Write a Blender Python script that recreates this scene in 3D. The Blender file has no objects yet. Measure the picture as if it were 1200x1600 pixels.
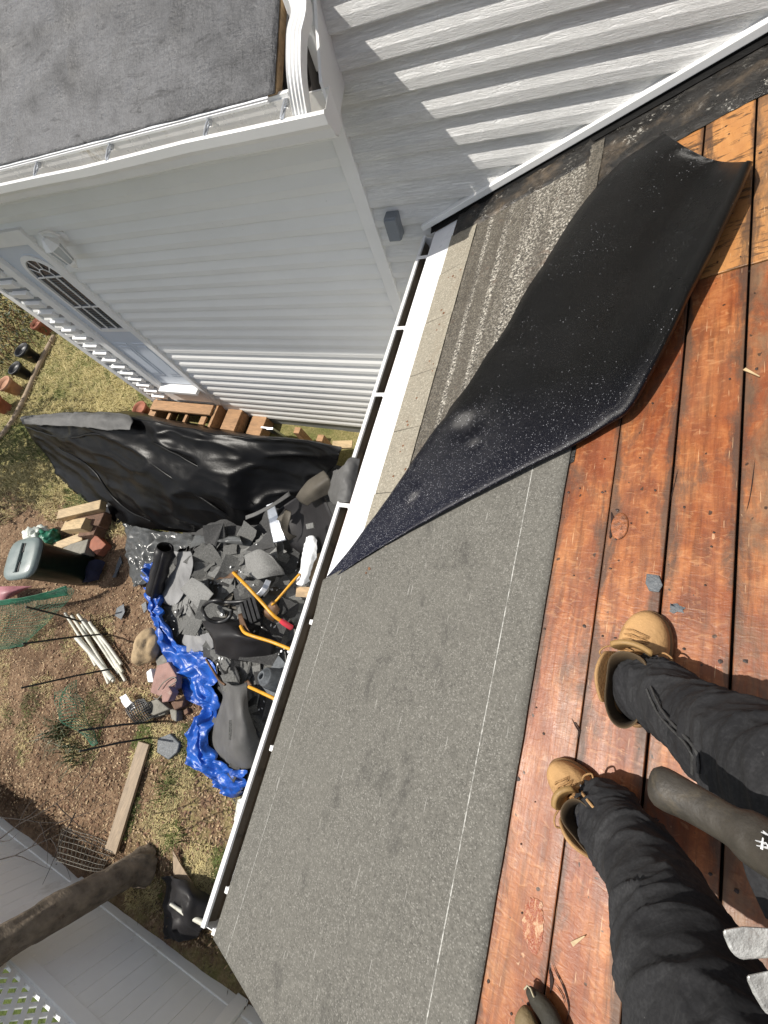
import bpy, bmesh, math, random
from mathutils import Vector, Matrix, Euler, noise
R_ = math.radians
rnd = random.Random(7)
SC = bpy.context.scene
COL = SC.collection

# ------------------------------------------------------------------ camera, sky, sun, exposure
FPX = 635.81                                   # focal length in pixels of the 1200 x 1600 photograph
_rv = Vector((-0.31027, -0.34794, -0.22465))
RC = Matrix.Rotation(_rv.length, 3, _rv.normalized())     # world -> camera
PITCH = 0.4046                                  # 5 in 12 roof
H = 1.35                                        # camera above the roof deck
cam_d = bpy.data.cameras.new('camera')
cam = bpy.data.objects.new('camera', cam_d)
COL.objects.link(cam)
cam_d.sensor_fit = 'VERTICAL'; cam_d.sensor_height = 24; cam_d.lens = 24 * FPX / 1600
cam_d.clip_start = 0.01; cam_d.clip_end = 500
cam.matrix_world = RC.transposed().to_4x4()
SC.camera = cam
SUN = Vector((0.552, 0.172, -0.816)).normalized()          # direction the light travels
el = math.asin(-SUN.z)
w = bpy.data.worlds.new('World'); SC.world = w; w.use_nodes = True
nt = w.node_tree; nt.nodes.clear()
sky = nt.nodes.new('ShaderNodeTexSky'); sky.sky_type = 'NISHITA'; sky.sun_disc = False
sky.ozone_density = 0.5; sky.dust_density = 2.0; sky.sun_elevation = el; sky.sun_rotation = math.atan2(-SUN.x, -SUN.y)
bg = nt.nodes.new('ShaderNodeBackground'); bg.inputs['Strength'].default_value = 0.095
wo = nt.nodes.new('ShaderNodeOutputWorld')
hs = nt.nodes.new('ShaderNodeHueSaturation'); hs.inputs['Saturation'].default_value = 0.55
nt.links.new(sky.outputs[0], hs.inputs['Color']); nt.links.new(hs.outputs[0], bg.inputs[0]); nt.links.new(bg.outputs[0], wo.inputs[0])
sun_d = bpy.data.lights.new('sun', 'SUN'); sun_d.energy = 4.6; sun_d.angle = R_(0.5); sun_d.color = (1, 0.95, 0.87)
sun = bpy.data.objects.new('sun', sun_d); COL.objects.link(sun)
sun.rotation_euler = SUN.to_track_quat('-Z', 'Y').to_euler()
sun.location = (-6, -2, 9)
SC.view_settings.view_transform = 'Standard'; SC.view_settings.look = 'None'
SC.view_settings.exposure = 0.22; SC.view_settings.gamma = 1

# ------------------------------------------------------------------ geometry helpers
G = -4.5                                        # ground level
YW = 2.37                                       # house wall plane
CP, SP = math.cos(PITCH), math.sin(PITCH)
NRM = Vector((-SP, 0, CP))
RT = RC.transposed()
def ray(x, y): return RT @ Vector(((x - 600) / FPX, (800 - y) / FPX, -1.0))
def at_z(x, y, z): d = ray(x, y); return d * (z / d.z)
def at_y(x, y, Y): d = ray(x, y); return d * (Y / d.y)
def at_d(x, y, t): return ray(x, y) * t
def on_deck(x, y, off=0.0):
    d = ray(x, y); p0 = Vector((0, 0, -H)) + NRM * off
    return d * (NRM.dot(p0) / NRM.dot(d))
def sy(x, y, off=0.0):                          # deck coordinates (up the slope, along the eave)
    p = on_deck(x, y, off) - Vector((0, 0, -H))
    return Vector((p.x * CP + p.z * SP, p.y, off))
DECK = Matrix.Translation((0, 0, -H)) @ Matrix.Rotation(-PITCH, 4, 'Y')
def dk(s, y, o=0.0): return DECK @ Vector((s, y, o))
def sstep(a, b, x):
    t = max(0, min(1, (x - a) / (b - a))); return t * t * (3 - 2 * t)

class MB:
    def __init__(s): s.v = []; s.f = []; s.sm = []
    def add(s, vs, fs, smooth=False):
        n = len(s.v); s.v += [Vector(v) for v in vs]
        for f in fs: s.f.append([i + n for i in f]); s.sm.append(smooth)
        return s
    def box(s, c, size, rot=None, bev=0.0, taper=1.0):
        hx, hy, hz = [q / 2 for q in size]; c = Vector(c)
        M = rot if rot is not None else Matrix.Identity(3)
        if isinstance(M, Euler): M = M.to_matrix()
        if bev <= 0:
            vs = []
            for z in (-hz, hz):
                k = taper if z > 0 else 1
                for x, y in ((-hx, -hy), (hx, -hy), (hx, hy), (-hx, hy)): vs.append(c + M @ Vector((x * k, y * k, z)))
            return s.add(vs, [(3, 2, 1, 0), (4, 5, 6, 7), (0, 1, 5, 4), (1, 2, 6, 5), (2, 3, 7, 6), (3, 0, 4, 7)])
        bm = bmesh.new(); bmesh.ops.create_cube(bm, size=1)
        for v in bm.verts:
            k = taper if v.co.z > 0 else 1
            v.co = Vector((v.co.x * size[0] * k, v.co.y * size[1] * k, v.co.z * size[2]))
        bmesh.ops.bevel(bm, geom=bm.edges[:], offset=bev, segments=2, profile=0.5, affect='EDGES')
        bm.verts.index_update()
        s.add([c + M @ v.co for v in bm.verts], [[v.index for v in f.verts] for f in bm.faces])
        bm.free(); return s
    def quadbox(s, quad, h):                      # prism: quad (list of points) extruded by vector h
        h = Vector(h); n = len(quad); q = [Vector(p) for p in quad]
        return s.add(q + [p + h for p in q], [list(range(n))[::-1], list(range(n, 2 * n))] + [(i, (i + 1) % n, (i + 1) % n + n, i + n) for i in range(n)])
    def tube(s, pts, rad, n=8, caps=True, flat=1.0, smooth=True):
        pts = [Vector(p) for p in pts]; m = len(pts)
        if not isinstance(rad, (list, tuple)): rad = [rad] * m
        up = None; vs = []
        for i, p in enumerate(pts):
            t = (pts[min(i + 1, m - 1)] - pts[max(i - 1, 0)]).normalized()
            if up is None:
                up = Vector((0, 0, 1)) if abs(t.z) < 0.9 else Vector((1, 0, 0))
            a = t.cross(up)
            if a.length < 1e-6: a = t.orthogonal()
            a.normalize(); b = a.cross(t).normalized(); up = b
            for k in range(n):
                q = 2 * math.pi * k / n
                vs.append(p + (a * math.cos(q) + b * math.sin(q) * flat) * rad[i])
        fs = [(i * n + k, i * n + (k + 1) % n, (i + 1) * n + (k + 1) % n, (i + 1) * n + k) for i in range(m - 1) for k in range(n)]
        s.add(vs, fs, smooth)
        if caps: s.add(vs[:n], [list(range(n))[::-1]]); s.add(vs[-n:], [list(range(n))])
        return s
    def lathe(s, prof, n=20, M=None, smooth=True, sx=1, sq=2.0):   # (r, z) rings; sq > 2 squares the section
        vs = []
        for r, z in prof:
            for k in range(n):
                a = 2 * math.pi * k / n; ca, sa = math.cos(a), math.sin(a)
                x = math.copysign(abs(ca) ** (2 / sq), ca) * r * sx; y = math.copysign(abs(sa) ** (2 / sq), sa) * r
                v = Vector((x, y, z)); vs.append(M @ v if M is not None else v)
        m = len(prof)
        fs = [(i * n + k, i * n + (k + 1) % n, (i + 1) * n + (k + 1) % n, (i + 1) * n + k) for i in range(m - 1) for k in range(n)]
        s.add(vs, fs, smooth)
        s.add(vs[:n], [list(range(n))[::-1]]); s.add(vs[-n:], [list(range(n))]); return s
    def grid(s, rows, smooth=True, closed=False):
        n = len(rows[0]); vs = [p for r in rows for p in r]
        fs = [(i * n + k, i * n + k + 1, (i + 1) * n + k + 1, (i + 1) * n + k) for i in range(len(rows) - 1) for k in range(n - 1)]
        if closed: fs += [(i * n + n - 1, i * n, (i + 1) * n, (i + 1) * n + n - 1) for i in range(len(rows) - 1)]
        return s.add(vs, fs, smooth)
    def build(s, name, mat, parent=None, solid=0.0, offset=-1.0, subd=0, matrix=None, bevel=0.0):
        me = bpy.data.meshes.new(name)
        me.from_pydata([tuple(v) for v in s.v], [], s.f)
        me.polygons.foreach_set('use_smooth', s.sm)
        me.update()
        o = bpy.data.objects.new(name, me); COL.objects.link(o)
        if mat: me.materials.append(mat)
        if subd:
            m = o.modifiers.new('subd', 'SUBSURF'); m.levels = m.render_levels = subd
        if solid:
            m = o.modifiers.new('solid', 'SOLIDIFY'); m.thickness = solid; m.offset = offset
        if bevel:
            m = o.modifiers.new('bev', 'BEVEL'); m.width = bevel; m.segments = 2; m.limit_method = 'ANGLE'; m.angle_limit = R_(40)
        if matrix is not None: o.matrix_basis = matrix
        if parent is not None: own(o, parent)
        return o
def own(o, p):                                     # every object keeps world = basis, so the inverse is exact
    o.parent = p
    o.matrix_parent_inverse = p.matrix_basis.inverted()
def tag(o, label=None, cat=None, group=None, kind=None):
    if label: o['label'] = label
    if cat: o['category'] = cat
    if group: o['group'] = group
    if kind: o['kind'] = kind
    return o
def empty(name, loc, label, cat, group=None):
    o = bpy.data.objects.new(name, None); COL.objects.link(o); o.location = loc; o.empty_display_size = 0.1
    return tag(o, label, cat, group)
def recenter(o):                                  # move a top-level mesh's origin to its middle
    me = o.data; n = len(me.vertices)
    c = sum((v.co for v in me.vertices), Vector()) / n
    me.transform(Matrix.Translation(-c)); o.location = o.location + c
    return o
def cr(p0, p1, p2, p3, t):
    return 0.5 * ((2 * p1) + (p2 - p0) * t + (2 * p0 - 5 * p1 + 4 * p2 - p3) * t * t + (3 * p1 - p0 - 3 * p2 + p3) * t * t * t)
def spline(pts, k):
    out = []; n = len(pts)
    for i in range(n - 1):
        a, b, c, d = pts[max(i - 1, 0)], pts[i], pts[i + 1], pts[min(i + 2, n - 1)]
        for j in range(k): out.append(cr(a, b, c, d, j / k))
    out.append(pts[-1]); return out
def patch(rows, ku, kv, amp=0.0, sc=3.0, ridged=False, seed=0, edge_keep=False):
    rows = [spline([Vector(p) for p in r], kv) for r in rows]
    cols = [spline([r[i] for r in rows], ku) for i in range(len(rows[0]))]
    g = [[cols[j][i] for j in range(len(cols))] for i in range(len(cols[0]))]
    if amp:
        sd = Vector((seed * 7.3, seed * 3.1, 0))
        for r in g:
            for i, p in enumerate(r):
                q = p * sc + sd
                a = noise.noise_vector(q) + 0.5 * noise.noise_vector(q * 2.3)
                if ridged:
                    h = (0.5 - abs(noise.noise(q))) + 0.5 * (0.5 - abs(noise.noise(q * 2.1 + Vector((5, 1, 2)))))
                    a = Vector((a.x * .3, a.y * .3, h * 1.5))
                r[i] = p + a * amp
    return g

# ------------------------------------------------------------------ materials
def newmat(name):
    m = bpy.data.materials.new(name); m.use_nodes = True
    n = m.node_tree.nodes; n.clear()
    out = n.new('ShaderNodeOutputMaterial'); b = n.new('ShaderNodeBsdfPrincipled')
    m.node_tree.links.new(b.outputs[0], out.inputs[0])
    return m, m.node_tree, b
class NT:
    def __init__(s, t): s.t = t; s.tc = None
    def n(s, typ, **k):
        x = s.t.nodes.new(typ)
        for a, b in k.items(): setattr(x, a, b)
        return x
    def l(s, a, b): s.t.links.new(a, b)
    def coord(s, scale=(1, 1, 1), rot=(0, 0, 0), loc=(0, 0, 0)):
        if s.tc is None: s.tc = s.n('ShaderNodeTexCoord')
        m = s.n('ShaderNodeMapping'); m.inputs['Scale'].default_value = scale; m.inputs['Rotation'].default_value = rot; m.inputs['Location'].default_value = loc
        s.l(s.tc.outputs['Object'], m.inputs[0]); return m.outputs[0]
    def noise(s, scale, detail=4, rough=0.55, dist=0.0, vec=None, stretch=(1, 1, 1), loc=(0, 0, 0)):
        x = s.n('ShaderNodeTexNoise'); x.inputs['Scale'].default_value = scale; x.inputs['Detail'].default_value = detail
        x.inputs['Roughness'].default_value = rough; x.inputs['Distortion'].default_value = dist
        s.l(vec if vec is not None else s.coord(stretch, loc=loc), x.inputs['Vector']); return x.outputs['Fac']
    def voro(s, scale, feature='F1', stretch=(1, 1, 1), out='Distance', rnd=1.0):
        x = s.n('ShaderNodeTexVoronoi'); x.feature = feature; x.inputs['Scale'].default_value = scale; x.inputs['Randomness'].default_value = rnd
        s.l(s.coord(stretch), x.inputs['Vector']); return x.outputs[out]
    def ramp(s, fac, stops, interp='LINEAR'):
        x = s.n('ShaderNodeValToRGB'); e = x.color_ramp.elements; x.color_ramp.interpolation = interp
        while len(e) < len(stops): e.new(0.5)
        for i, (p, c) in enumerate(stops):
            e[i].position = p
            if not isinstance(c, (tuple, list)): c = (c, c, c)
            e[i].color = (*c, 1)
        s.l(fac, x.inputs[0]); return x.outputs[0]
    def mix(s, fac, a, b, mode='MIX'):
        x = s.n('ShaderNodeMix', data_type='RGBA', blend_type=mode)
        for v, i in ((fac, 0), (a, 6), (b, 7)):
            if isinstance(v, (int, float)): x.inputs[i].default_value = v if i == 0 else (v, v, v, 1)
            elif isinstance(v, (tuple, list)): x.inputs[i].default_value = (*v, 1)
            else: s.l(v, x.inputs[i])
        return x.outputs[2]
    def math(s, op, a, b=0.0, clamp=False):
        x = s.n('ShaderNodeMath', operation=op); x.use_clamp = clamp
        for v, i in ((a, 0), (b, 1)):
            if isinstance(v, (int, float)): x.inputs[i].default_value = v
            else: s.l(v, x.inputs[i])
        return x.outputs[0]
    def bump(s, h, strength, dist=0.01, normal=None):
        x = s.n('ShaderNodeBump'); x.inputs['Strength'].default_value = strength; x.inputs['Distance'].default_value = dist
        s.l(h, x.inputs['Height'])
        if normal is not None: s.l(normal, x.inputs['Normal'])
        return x.outputs[0]
    def xyz(s):
        if s.tc is None: s.tc = s.n('ShaderNodeTexCoord')
        x = s.n('ShaderNodeSeparateXYZ'); s.l(s.tc.outputs['Object'], x.inputs[0]); return x.outputs
MATS = {}
def simple(name, base, rough=0.6, var=0.25, scale=8, bump=0.0, bscale=60, metal=0.0, stretch=(1, 1, 1), spec=0.5, dirt=None, dscale=3, dthr=0.6):
    if name in MATS: return MATS[name]
    m, t, b = newmat(name); k = NT(t)
    lo = tuple(c * (1 - var) for c in base); hi = tuple(min(1, c * (1 + var)) for c in base)
    c = k.ramp(k.noise(scale, 6, 0.6, stretch=stretch), [(0.3, lo), (0.7, hi)])
    if dirt:
        f = k.ramp(k.noise(dscale, 8, 0.7, 0.5), [(dthr, 0.0), (min(1, dthr + 0.15), 1.0)])
        c = k.mix(f, c, dirt)
    k.l(c, b.inputs['Base Color'])
    r = k.ramp(k.noise(scale * 2.1, 5, 0.6), [(0.3, max(0, rough - 0.08)), (0.7, min(1, rough + 0.08))]); k.l(r, b.inputs['Roughness'])
    b.inputs['Metallic'].default_value = metal; b.inputs['Specular IOR Level'].default_value = spec
    if bump: k.l(k.bump(k.noise(bscale, 5, 0.6, stretch=stretch), bump, 0.01), b.inputs['Normal'])
    MATS[name] = m; return m

def m_siding(name, base, grain=0.3):
    m, t, b = newmat(name); k = NT(t)
    c = k.ramp(k.noise(1.3, 6, 0.6, stretch=(1, 1, 2)), [(0.3, tuple(q * 0.93 for q in base)), (0.7, base)])
    d = k.ramp(k.noise(26, 8, 0.75, 0.6, stretch=(0.3, 1, 1)), [(0.62, 0.0), (0.78, 0.25)])
    c = k.mix(d, c, (0.45, 0.44, 0.4))
    sp = k.ramp(k.noise(70, 3, 0.5), [(0.76, 0.0), (0.80, 0.6)])
    c = k.mix(sp, c, (0.25, 0.23, 0.2))
    k.l(c, b.inputs['Base Color']); b.inputs['Roughness'].default_value = 0.5; b.inputs['Specular IOR Level'].default_value = 0.35
    g = k.noise(14, 6, 0.65, 1.6, stretch=(0.55, 1, 7))
    g2 = k.ramp(g, [(0.40, 0.0), (0.5, 1.0), (0.56, 0.4), (0.62, 1.0)])
    k.l(k.bump(g2, grain, 0.0022), b.inputs['Normal']); return m

def m_boards():
    m, t, b = newmat('aged_roof_boards'); k = NT(t)
    at = k.n('ShaderNodeAttribute'); at.attribute_name = 'rid'
    ac = k.n('ShaderNodeAttribute'); ac.attribute_name = 'across'
    off = k.n('ShaderNodeCombineXYZ'); k.l(k.math('MULTIPLY', at.outputs['Fac'], 37.0), off.inputs[0]); k.l(k.math('MULTIPLY', at.outputs['Fac'], 91.0), off.inputs[1])
    va = k.n('ShaderNodeVectorMath', operation='ADD'); k.l(k.coord(), va.inputs[0]); k.l(off.outputs[0], va.inputs[1])
    def nz(scale, stretch, detail=6, rough=0.6, dist=0.0, rot=0.0):
        mp = k.n('ShaderNodeMapping'); mp.inputs['Scale'].default_value = stretch; mp.inputs['Rotation'].default_value = (0, 0, rot); k.l(va.outputs[0], mp.inputs[0])
        return k.noise(scale, detail, rough, dist, vec=mp.outputs[0])
    patch_ = nz(6.5, (1, 0.55, 1), 10, 0.70, 0.2)
    base = k.ramp(patch_, [(0.30, (0.085, 0.020, 0.007)), (0.42, (0.20, 0.050, 0.015)), (0.50, (0.33, 0.105, 0.031)), (0.60, (0.44, 0.170, 0.056)), (0.72, (0.50, 0.235, 0.095))])
    fine = nz(75, (1, 0.06, 1), 6, 0.65, 0.2)
    base = k.mix(k.ramp(fine, [(0.36, 0.85), (0.56, 0.0)]), base, k.mix(0.75, base, (0.055, 0.013, 0.004)))
    curl = nz(62, (0.55, 1.1, 1), 3, 0.55, 1.1)
    base = k.mix(k.ramp(curl, [(0.42, 0.30), (0.52, 0.0)]), base, (0.16, 0.04, 0.012))
    base = k.mix(k.ramp(curl, [(0.56, 0.0), (0.68, 0.32)]), base, (0.58, 0.31, 0.145))
    tone = k.ramp(at.outputs['Fac'], [(0.0, 0.0), (0.98, 0.5)])
    base = k.mix(tone, base, k.mix(0.5, base, (0.24, 0.085, 0.028)))
    red = k.ramp(nz(2.6, (1, .5, 1), 8, .68, .2), [(0.46, 0.0), (0.60, 0.6)])
    base = k.mix(red, base, (0.20, 0.042, 0.012))
    old = k.math('GREATER_THAN', at.outputs['Fac'], 0.995)
    yel = k.ramp(nz(9, (1, 0.3, 1), 7, 0.65, 0.4), [(0.3, (0.28, 0.105, 0.030)), (0.55, (0.45, 0.21, 0.07)), (0.75, (0.52, 0.28, 0.11))])
    base = k.mix(old, base, yel)
    st = k.ramp(nz(34, (0.35, 1.6, 1), 5, 0.65, 0.6), [(0.53, 0.0), (0.60, 0.85)])
    base = k.mix(k.math('MULTIPLY', st, old), base, (0.05, 0.028, 0.015))
    # grime along the seams and in blots, bluish black iron stains
    au = k.math('ABSOLUTE', ac.outputs['Fac'])
    gn = nz(12, (1, 0.28, 1), 9, 0.72, 0.5)
    edge = k.ramp(k.math('ADD', k.math('MULTIPLY', au, 0.42), gn), [(0.80, 0.0), (0.93, 0.85)])
    base = k.mix(edge, base, (0.055, 0.032, 0.022))
    blot = k.ramp(nz(5.2, (1, 0.5, 1), 9, 0.7, 0.6), [(0.55, 0.0), (0.65, 0.75)])
    base = k.mix(blot, base, (0.075, 0.045, 0.032))
    x = k.xyz()
    far = k.ramp(x[0], [(0.46, 0.0), (0.50, 0.75)])
    gr = k.ramp(nz(10, (1, 0.4, 1), 8, 0.7, 0.8), [(0.42, 0.0), (0.58, 1.0)])
    base = k.mix(k.math('MULTIPLY', far, gr), base, k.ramp(nz(18, (1, .4, 1), 6, .7, .5), [(0.35, (0.07, 0.045, 0.03)), (0.65, (0.24, 0.14, 0.075))]))
    # pale scratches in two directions and small chips
    for rot, lo in ((0.7, 0.735), (-0.35, 0.745), (1.25, 0.74)):
        sc = k.ramp(nz(24, (9, 0.5, 1), 2, 0.4, 0.15, rot), [(lo, 0.0), (lo + 0.015, 0.55)])
        base = k.mix(sc, base, (0.60, 0.38, 0.21))
    chip = k.ramp(nz(34, (1, 0.6, 1), 3, 0.5, 0.3), [(0.735, 0.0), (0.75, 0.5)])
    base = k.mix(chip, base, (0.62, 0.42, 0.25))
    dot = k.ramp(nz(52, (1, 0.8, 1), 2, 0.4), [(0.25, 0.9), (0.28, 0.0)])
    base = k.mix(dot, base, (0.02, 0.010, 0.006))
    dust = k.ramp(nz(4.0, (1, .7, 1), 9, .7, .2), [(0.42, 0.0), (0.74, 0.25)])
    base = k.mix(dust, base, (0.33, 0.20, 0.115))
    k.l(base, b.inputs['Base Color'])
    k.l(k.ramp(gn, [(0.3, 0.30), (0.7, 0.55)]), b.inputs['Roughness'])
    b.inputs['Specular IOR Level'].default_value = 0.32
    h = k.mix(0.4, k.mix(0.45, fine, curl), patch_)
    k.l(k.bump(h, 0.5, 0.006), b.inputs['Normal']); return m

def m_granule(name, base, speck, dark, scale=260, stain=None, rough=0.85, bump=0.5, lines=None, spread=1.0):
    m, t, b = newmat(name); k = NT(t)
    v = k.n('ShaderNodeTexVoronoi'); v.inputs['Scale'].default_value = scale; k.l(k.coord(), v.inputs['Vector'])
    sep = k.n('ShaderNodeSeparateColor'); k.l(v.outputs['Color'], sep.inputs[0])
    c = k.ramp(sep.outputs[0], [(0.0, dark), (0.35, base), (0.8, base), (1.0, speck)])
    n1 = k.noise(90, 5, 0.7)
    c = k.mix(0.6, c, k.ramp(n1, [(0.3, tuple(q * 0.55 for q in base)), (0.5, base), (0.72, tuple(q * 1.5 for q in base))]), 'MIX') if spread == 1.0 else c
    c = k.mix(k.ramp(k.noise(4, 6, 0.6), [(0.35, 0.0), (0.7, 0.35)]), c, tuple(q * 1.25 for q in base))
    if stain:
        f = k.ramp(k.noise(9, 7, 0.7, 0.3, stretch=(1, 0.6, 1)), [(0.54, 0.0), (0.68, 0.75)])
        x = k.xyz()
        cen = k.ramp(k.math('ABSOLUTE', k.math('ADD', x[0], 0.40)), [(0.05, 1.0), (0.34, 0.25)])
        band = k.math('MULTIPLY', cen, f)
        c = k.mix(band, c, stain)
    if lines:
        for rot_ in (0.4, -0.9, 1.2):
            sc = k.ramp(k.noise(16, 2, 0.4, 0.15, vec=k.coord((10, 0.5, 1), (0, 0, rot_))), [(0.75, 0.0), (0.765, 0.5)])
            c = k.mix(sc, c, (0.46, 0.45, 0.42))
        x = k.xyz()
        for pos, wd in lines:
            d = k.math('ABSOLUTE', k.math('SUBTRACT', x[0], pos))
            f = k.math('LESS_THAN', d, wd)
            wn = k.ramp(k.noise(60, 3, 0.6), [(0.38, 0.08), (0.6, 0.6)])
            c = k.mix(k.math('MULTIPLY', f, wn), c, (0.72, 0.72, 0.68))
    k.l(c, b.inputs['Base Color']); b.inputs['Roughness'].default_value = rough; b.inputs['Specular IOR Level'].default_value = 0.3
    k.l(k.bump(k.math('ADD', sep.outputs[1], n1), bump, 0.003), b.inputs['Normal']); return m

def m_film():                                     # shiny black underside of the membrane
    m, t, b = newmat('black_membrane_film'); k = NT(t)
    c = k.mix(k.ramp(k.xyz()[1], [(0.2, 1.0), (1.1, 0.0)]), k.ramp(k.noise(2.2, 5, 0.6), [(0.35, (0.002, 0.002, 0.002)), (0.7, (0.0045, 0.004, 0.0035))]), (0.003, 0.004, 0.015))  # bluish towards the near end: sky reflection put into the base colour
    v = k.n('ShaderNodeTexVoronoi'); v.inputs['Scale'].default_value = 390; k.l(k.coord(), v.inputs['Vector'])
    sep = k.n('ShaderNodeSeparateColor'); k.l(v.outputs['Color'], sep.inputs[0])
    xx = k.xyz(); dens = k.math('ADD', k.ramp(k.noise(3.1, 6, 0.65), [(0.5, 0.0), (0.78, 0.06)]), k.ramp(xx[1], [(0.25, 0.20), (1.15, 0.0)]))  # dust specks, crowded towards the near end as painted sun glitter
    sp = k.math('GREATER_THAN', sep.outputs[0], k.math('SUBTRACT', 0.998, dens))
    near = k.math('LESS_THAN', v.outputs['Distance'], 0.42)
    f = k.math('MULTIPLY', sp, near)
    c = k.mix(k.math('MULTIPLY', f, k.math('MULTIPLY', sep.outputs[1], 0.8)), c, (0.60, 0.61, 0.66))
    k.l(c, b.inputs['Base Color'])
    k.l(k.ramp(k.noise(5, 4, 0.6), [(0.3, 0.26), (0.7, 0.36)]), b.inputs['Roughness']); b.inputs['Specular IOR Level'].default_value = 0.24
    g = k.n('ShaderNodeTexVoronoi'); g.inputs['Scale'].default_value = 330; k.l(k.coord(), g.inputs['Vector'])
    sg = k.n('ShaderNodeSeparateColor'); k.l(g.outputs['Color'], sg.inputs[0])
    k.l(k.bump(k.math('ADD', sg.outputs[0], k.noise(230, 4, 0.8)), 0.34, 0.0028), b.inputs['Normal']); return m

def m_ground():
    m, t, b = newmat('yard_soil'); k = NT(t); x = k.xyz()
    soil = k.ramp(k.noise(7, 10, 0.72), [(0.3, (0.095, 0.060, 0.036)), (0.5, (0.225, 0.142, 0.086)), (0.7, (0.37, 0.25, 0.16))])
    soil = k.mix(k.ramp(k.noise(55, 4, 0.7), [(0.55, 0.0), (0.68, 0.8)]), soil, (0.46, 0.37, 0.25))
    soil = k.mix(k.ramp(k.noise(33, 4, 0.7, loc=(9, 2, 0)), [(0.58, 0.0), (0.68, 0.8)]), soil, (0.05, 0.03, 0.02))
    soil = k.mix(k.ramp(k.noise(1.7, 8, 0.7, loc=(2, 6, 0)), [(0.46, 0.0), (0.62, 0.65)]), soil, (0.075, 0.045, 0.028))
    straw = k.ramp(k.noise(38, 8, 0.75, stretch=(1, 1, 1)), [(0.3, (0.10, 0.09, 0.03)), (0.5, (0.31, 0.265, 0.115)), (0.7, (0.52, 0.44, 0.23))])
    green = k.ramp(k.noise(1.4, 6, 0.6, loc=(3, 1, 0)), [(0.48, 0.0), (0.62, 0.75)])
    straw = k.mix(green, straw, k.ramp(k.noise(40, 6, 0.7), [(0.35, (0.05, 0.065, 0.015)), (0.65, (0.17, 0.19, 0.06))]))
    e = k.math('ADD', x[1], k.math('MULTIPLY', k.math('SUBTRACT', k.noise(1.6, 6, 0.65), 0.5), 1.6))
    mk = k.ramp(e, [(0.25, 0.0), (0.55, 1.0)])
    mk2 = k.ramp(k.math('ADD', x[0], k.math('MULTIPLY', k.noise(2.3, 6, 0.65), 1.4)), [(0.0, 1.0), (1.0, 1.0)])
    c = k.mix(mk, soil, straw)
    lo = k.math('MULTIPLY', k.ramp(k.math('ADD', k.math('MULTIPLY', x[0], 0.3), 1.6), [(0.4, 0.0), (0.7, 1.0)]), k.ramp(k.noise(2.6, 7, 0.7, loc=(4, 4, 0)), [(0.42, 0.0), (0.6, 0.9)]))
    lo = k.math('MULTIPLY', lo, k.ramp(k.math('MULTIPLY', x[1], -0.5), [(0.85, 0.0), (1.0, 1.0)]))
    c = k.mix(lo, c, straw)
    c = k.mix(k.ramp(k.math('MULTIPLY', x[1], -0.1), [(0.372, 0.0), (0.39, 1.0)]), c, k.ramp(k.noise(22, 8, 0.75), [(0.3, (0.03, 0.045, 0.012)), (0.7, (0.15, 0.19, 0.055))]))
    k.l(c, b.inputs['Base Color']); b.inputs['Roughness'].default_value = 0.95; b.inputs['Specular IOR Level'].default_value = 0.15
    k.l(k.bump(k.noise(40, 8, 0.75), 0.9, 0.03), b.inputs['Normal']); return m

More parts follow.
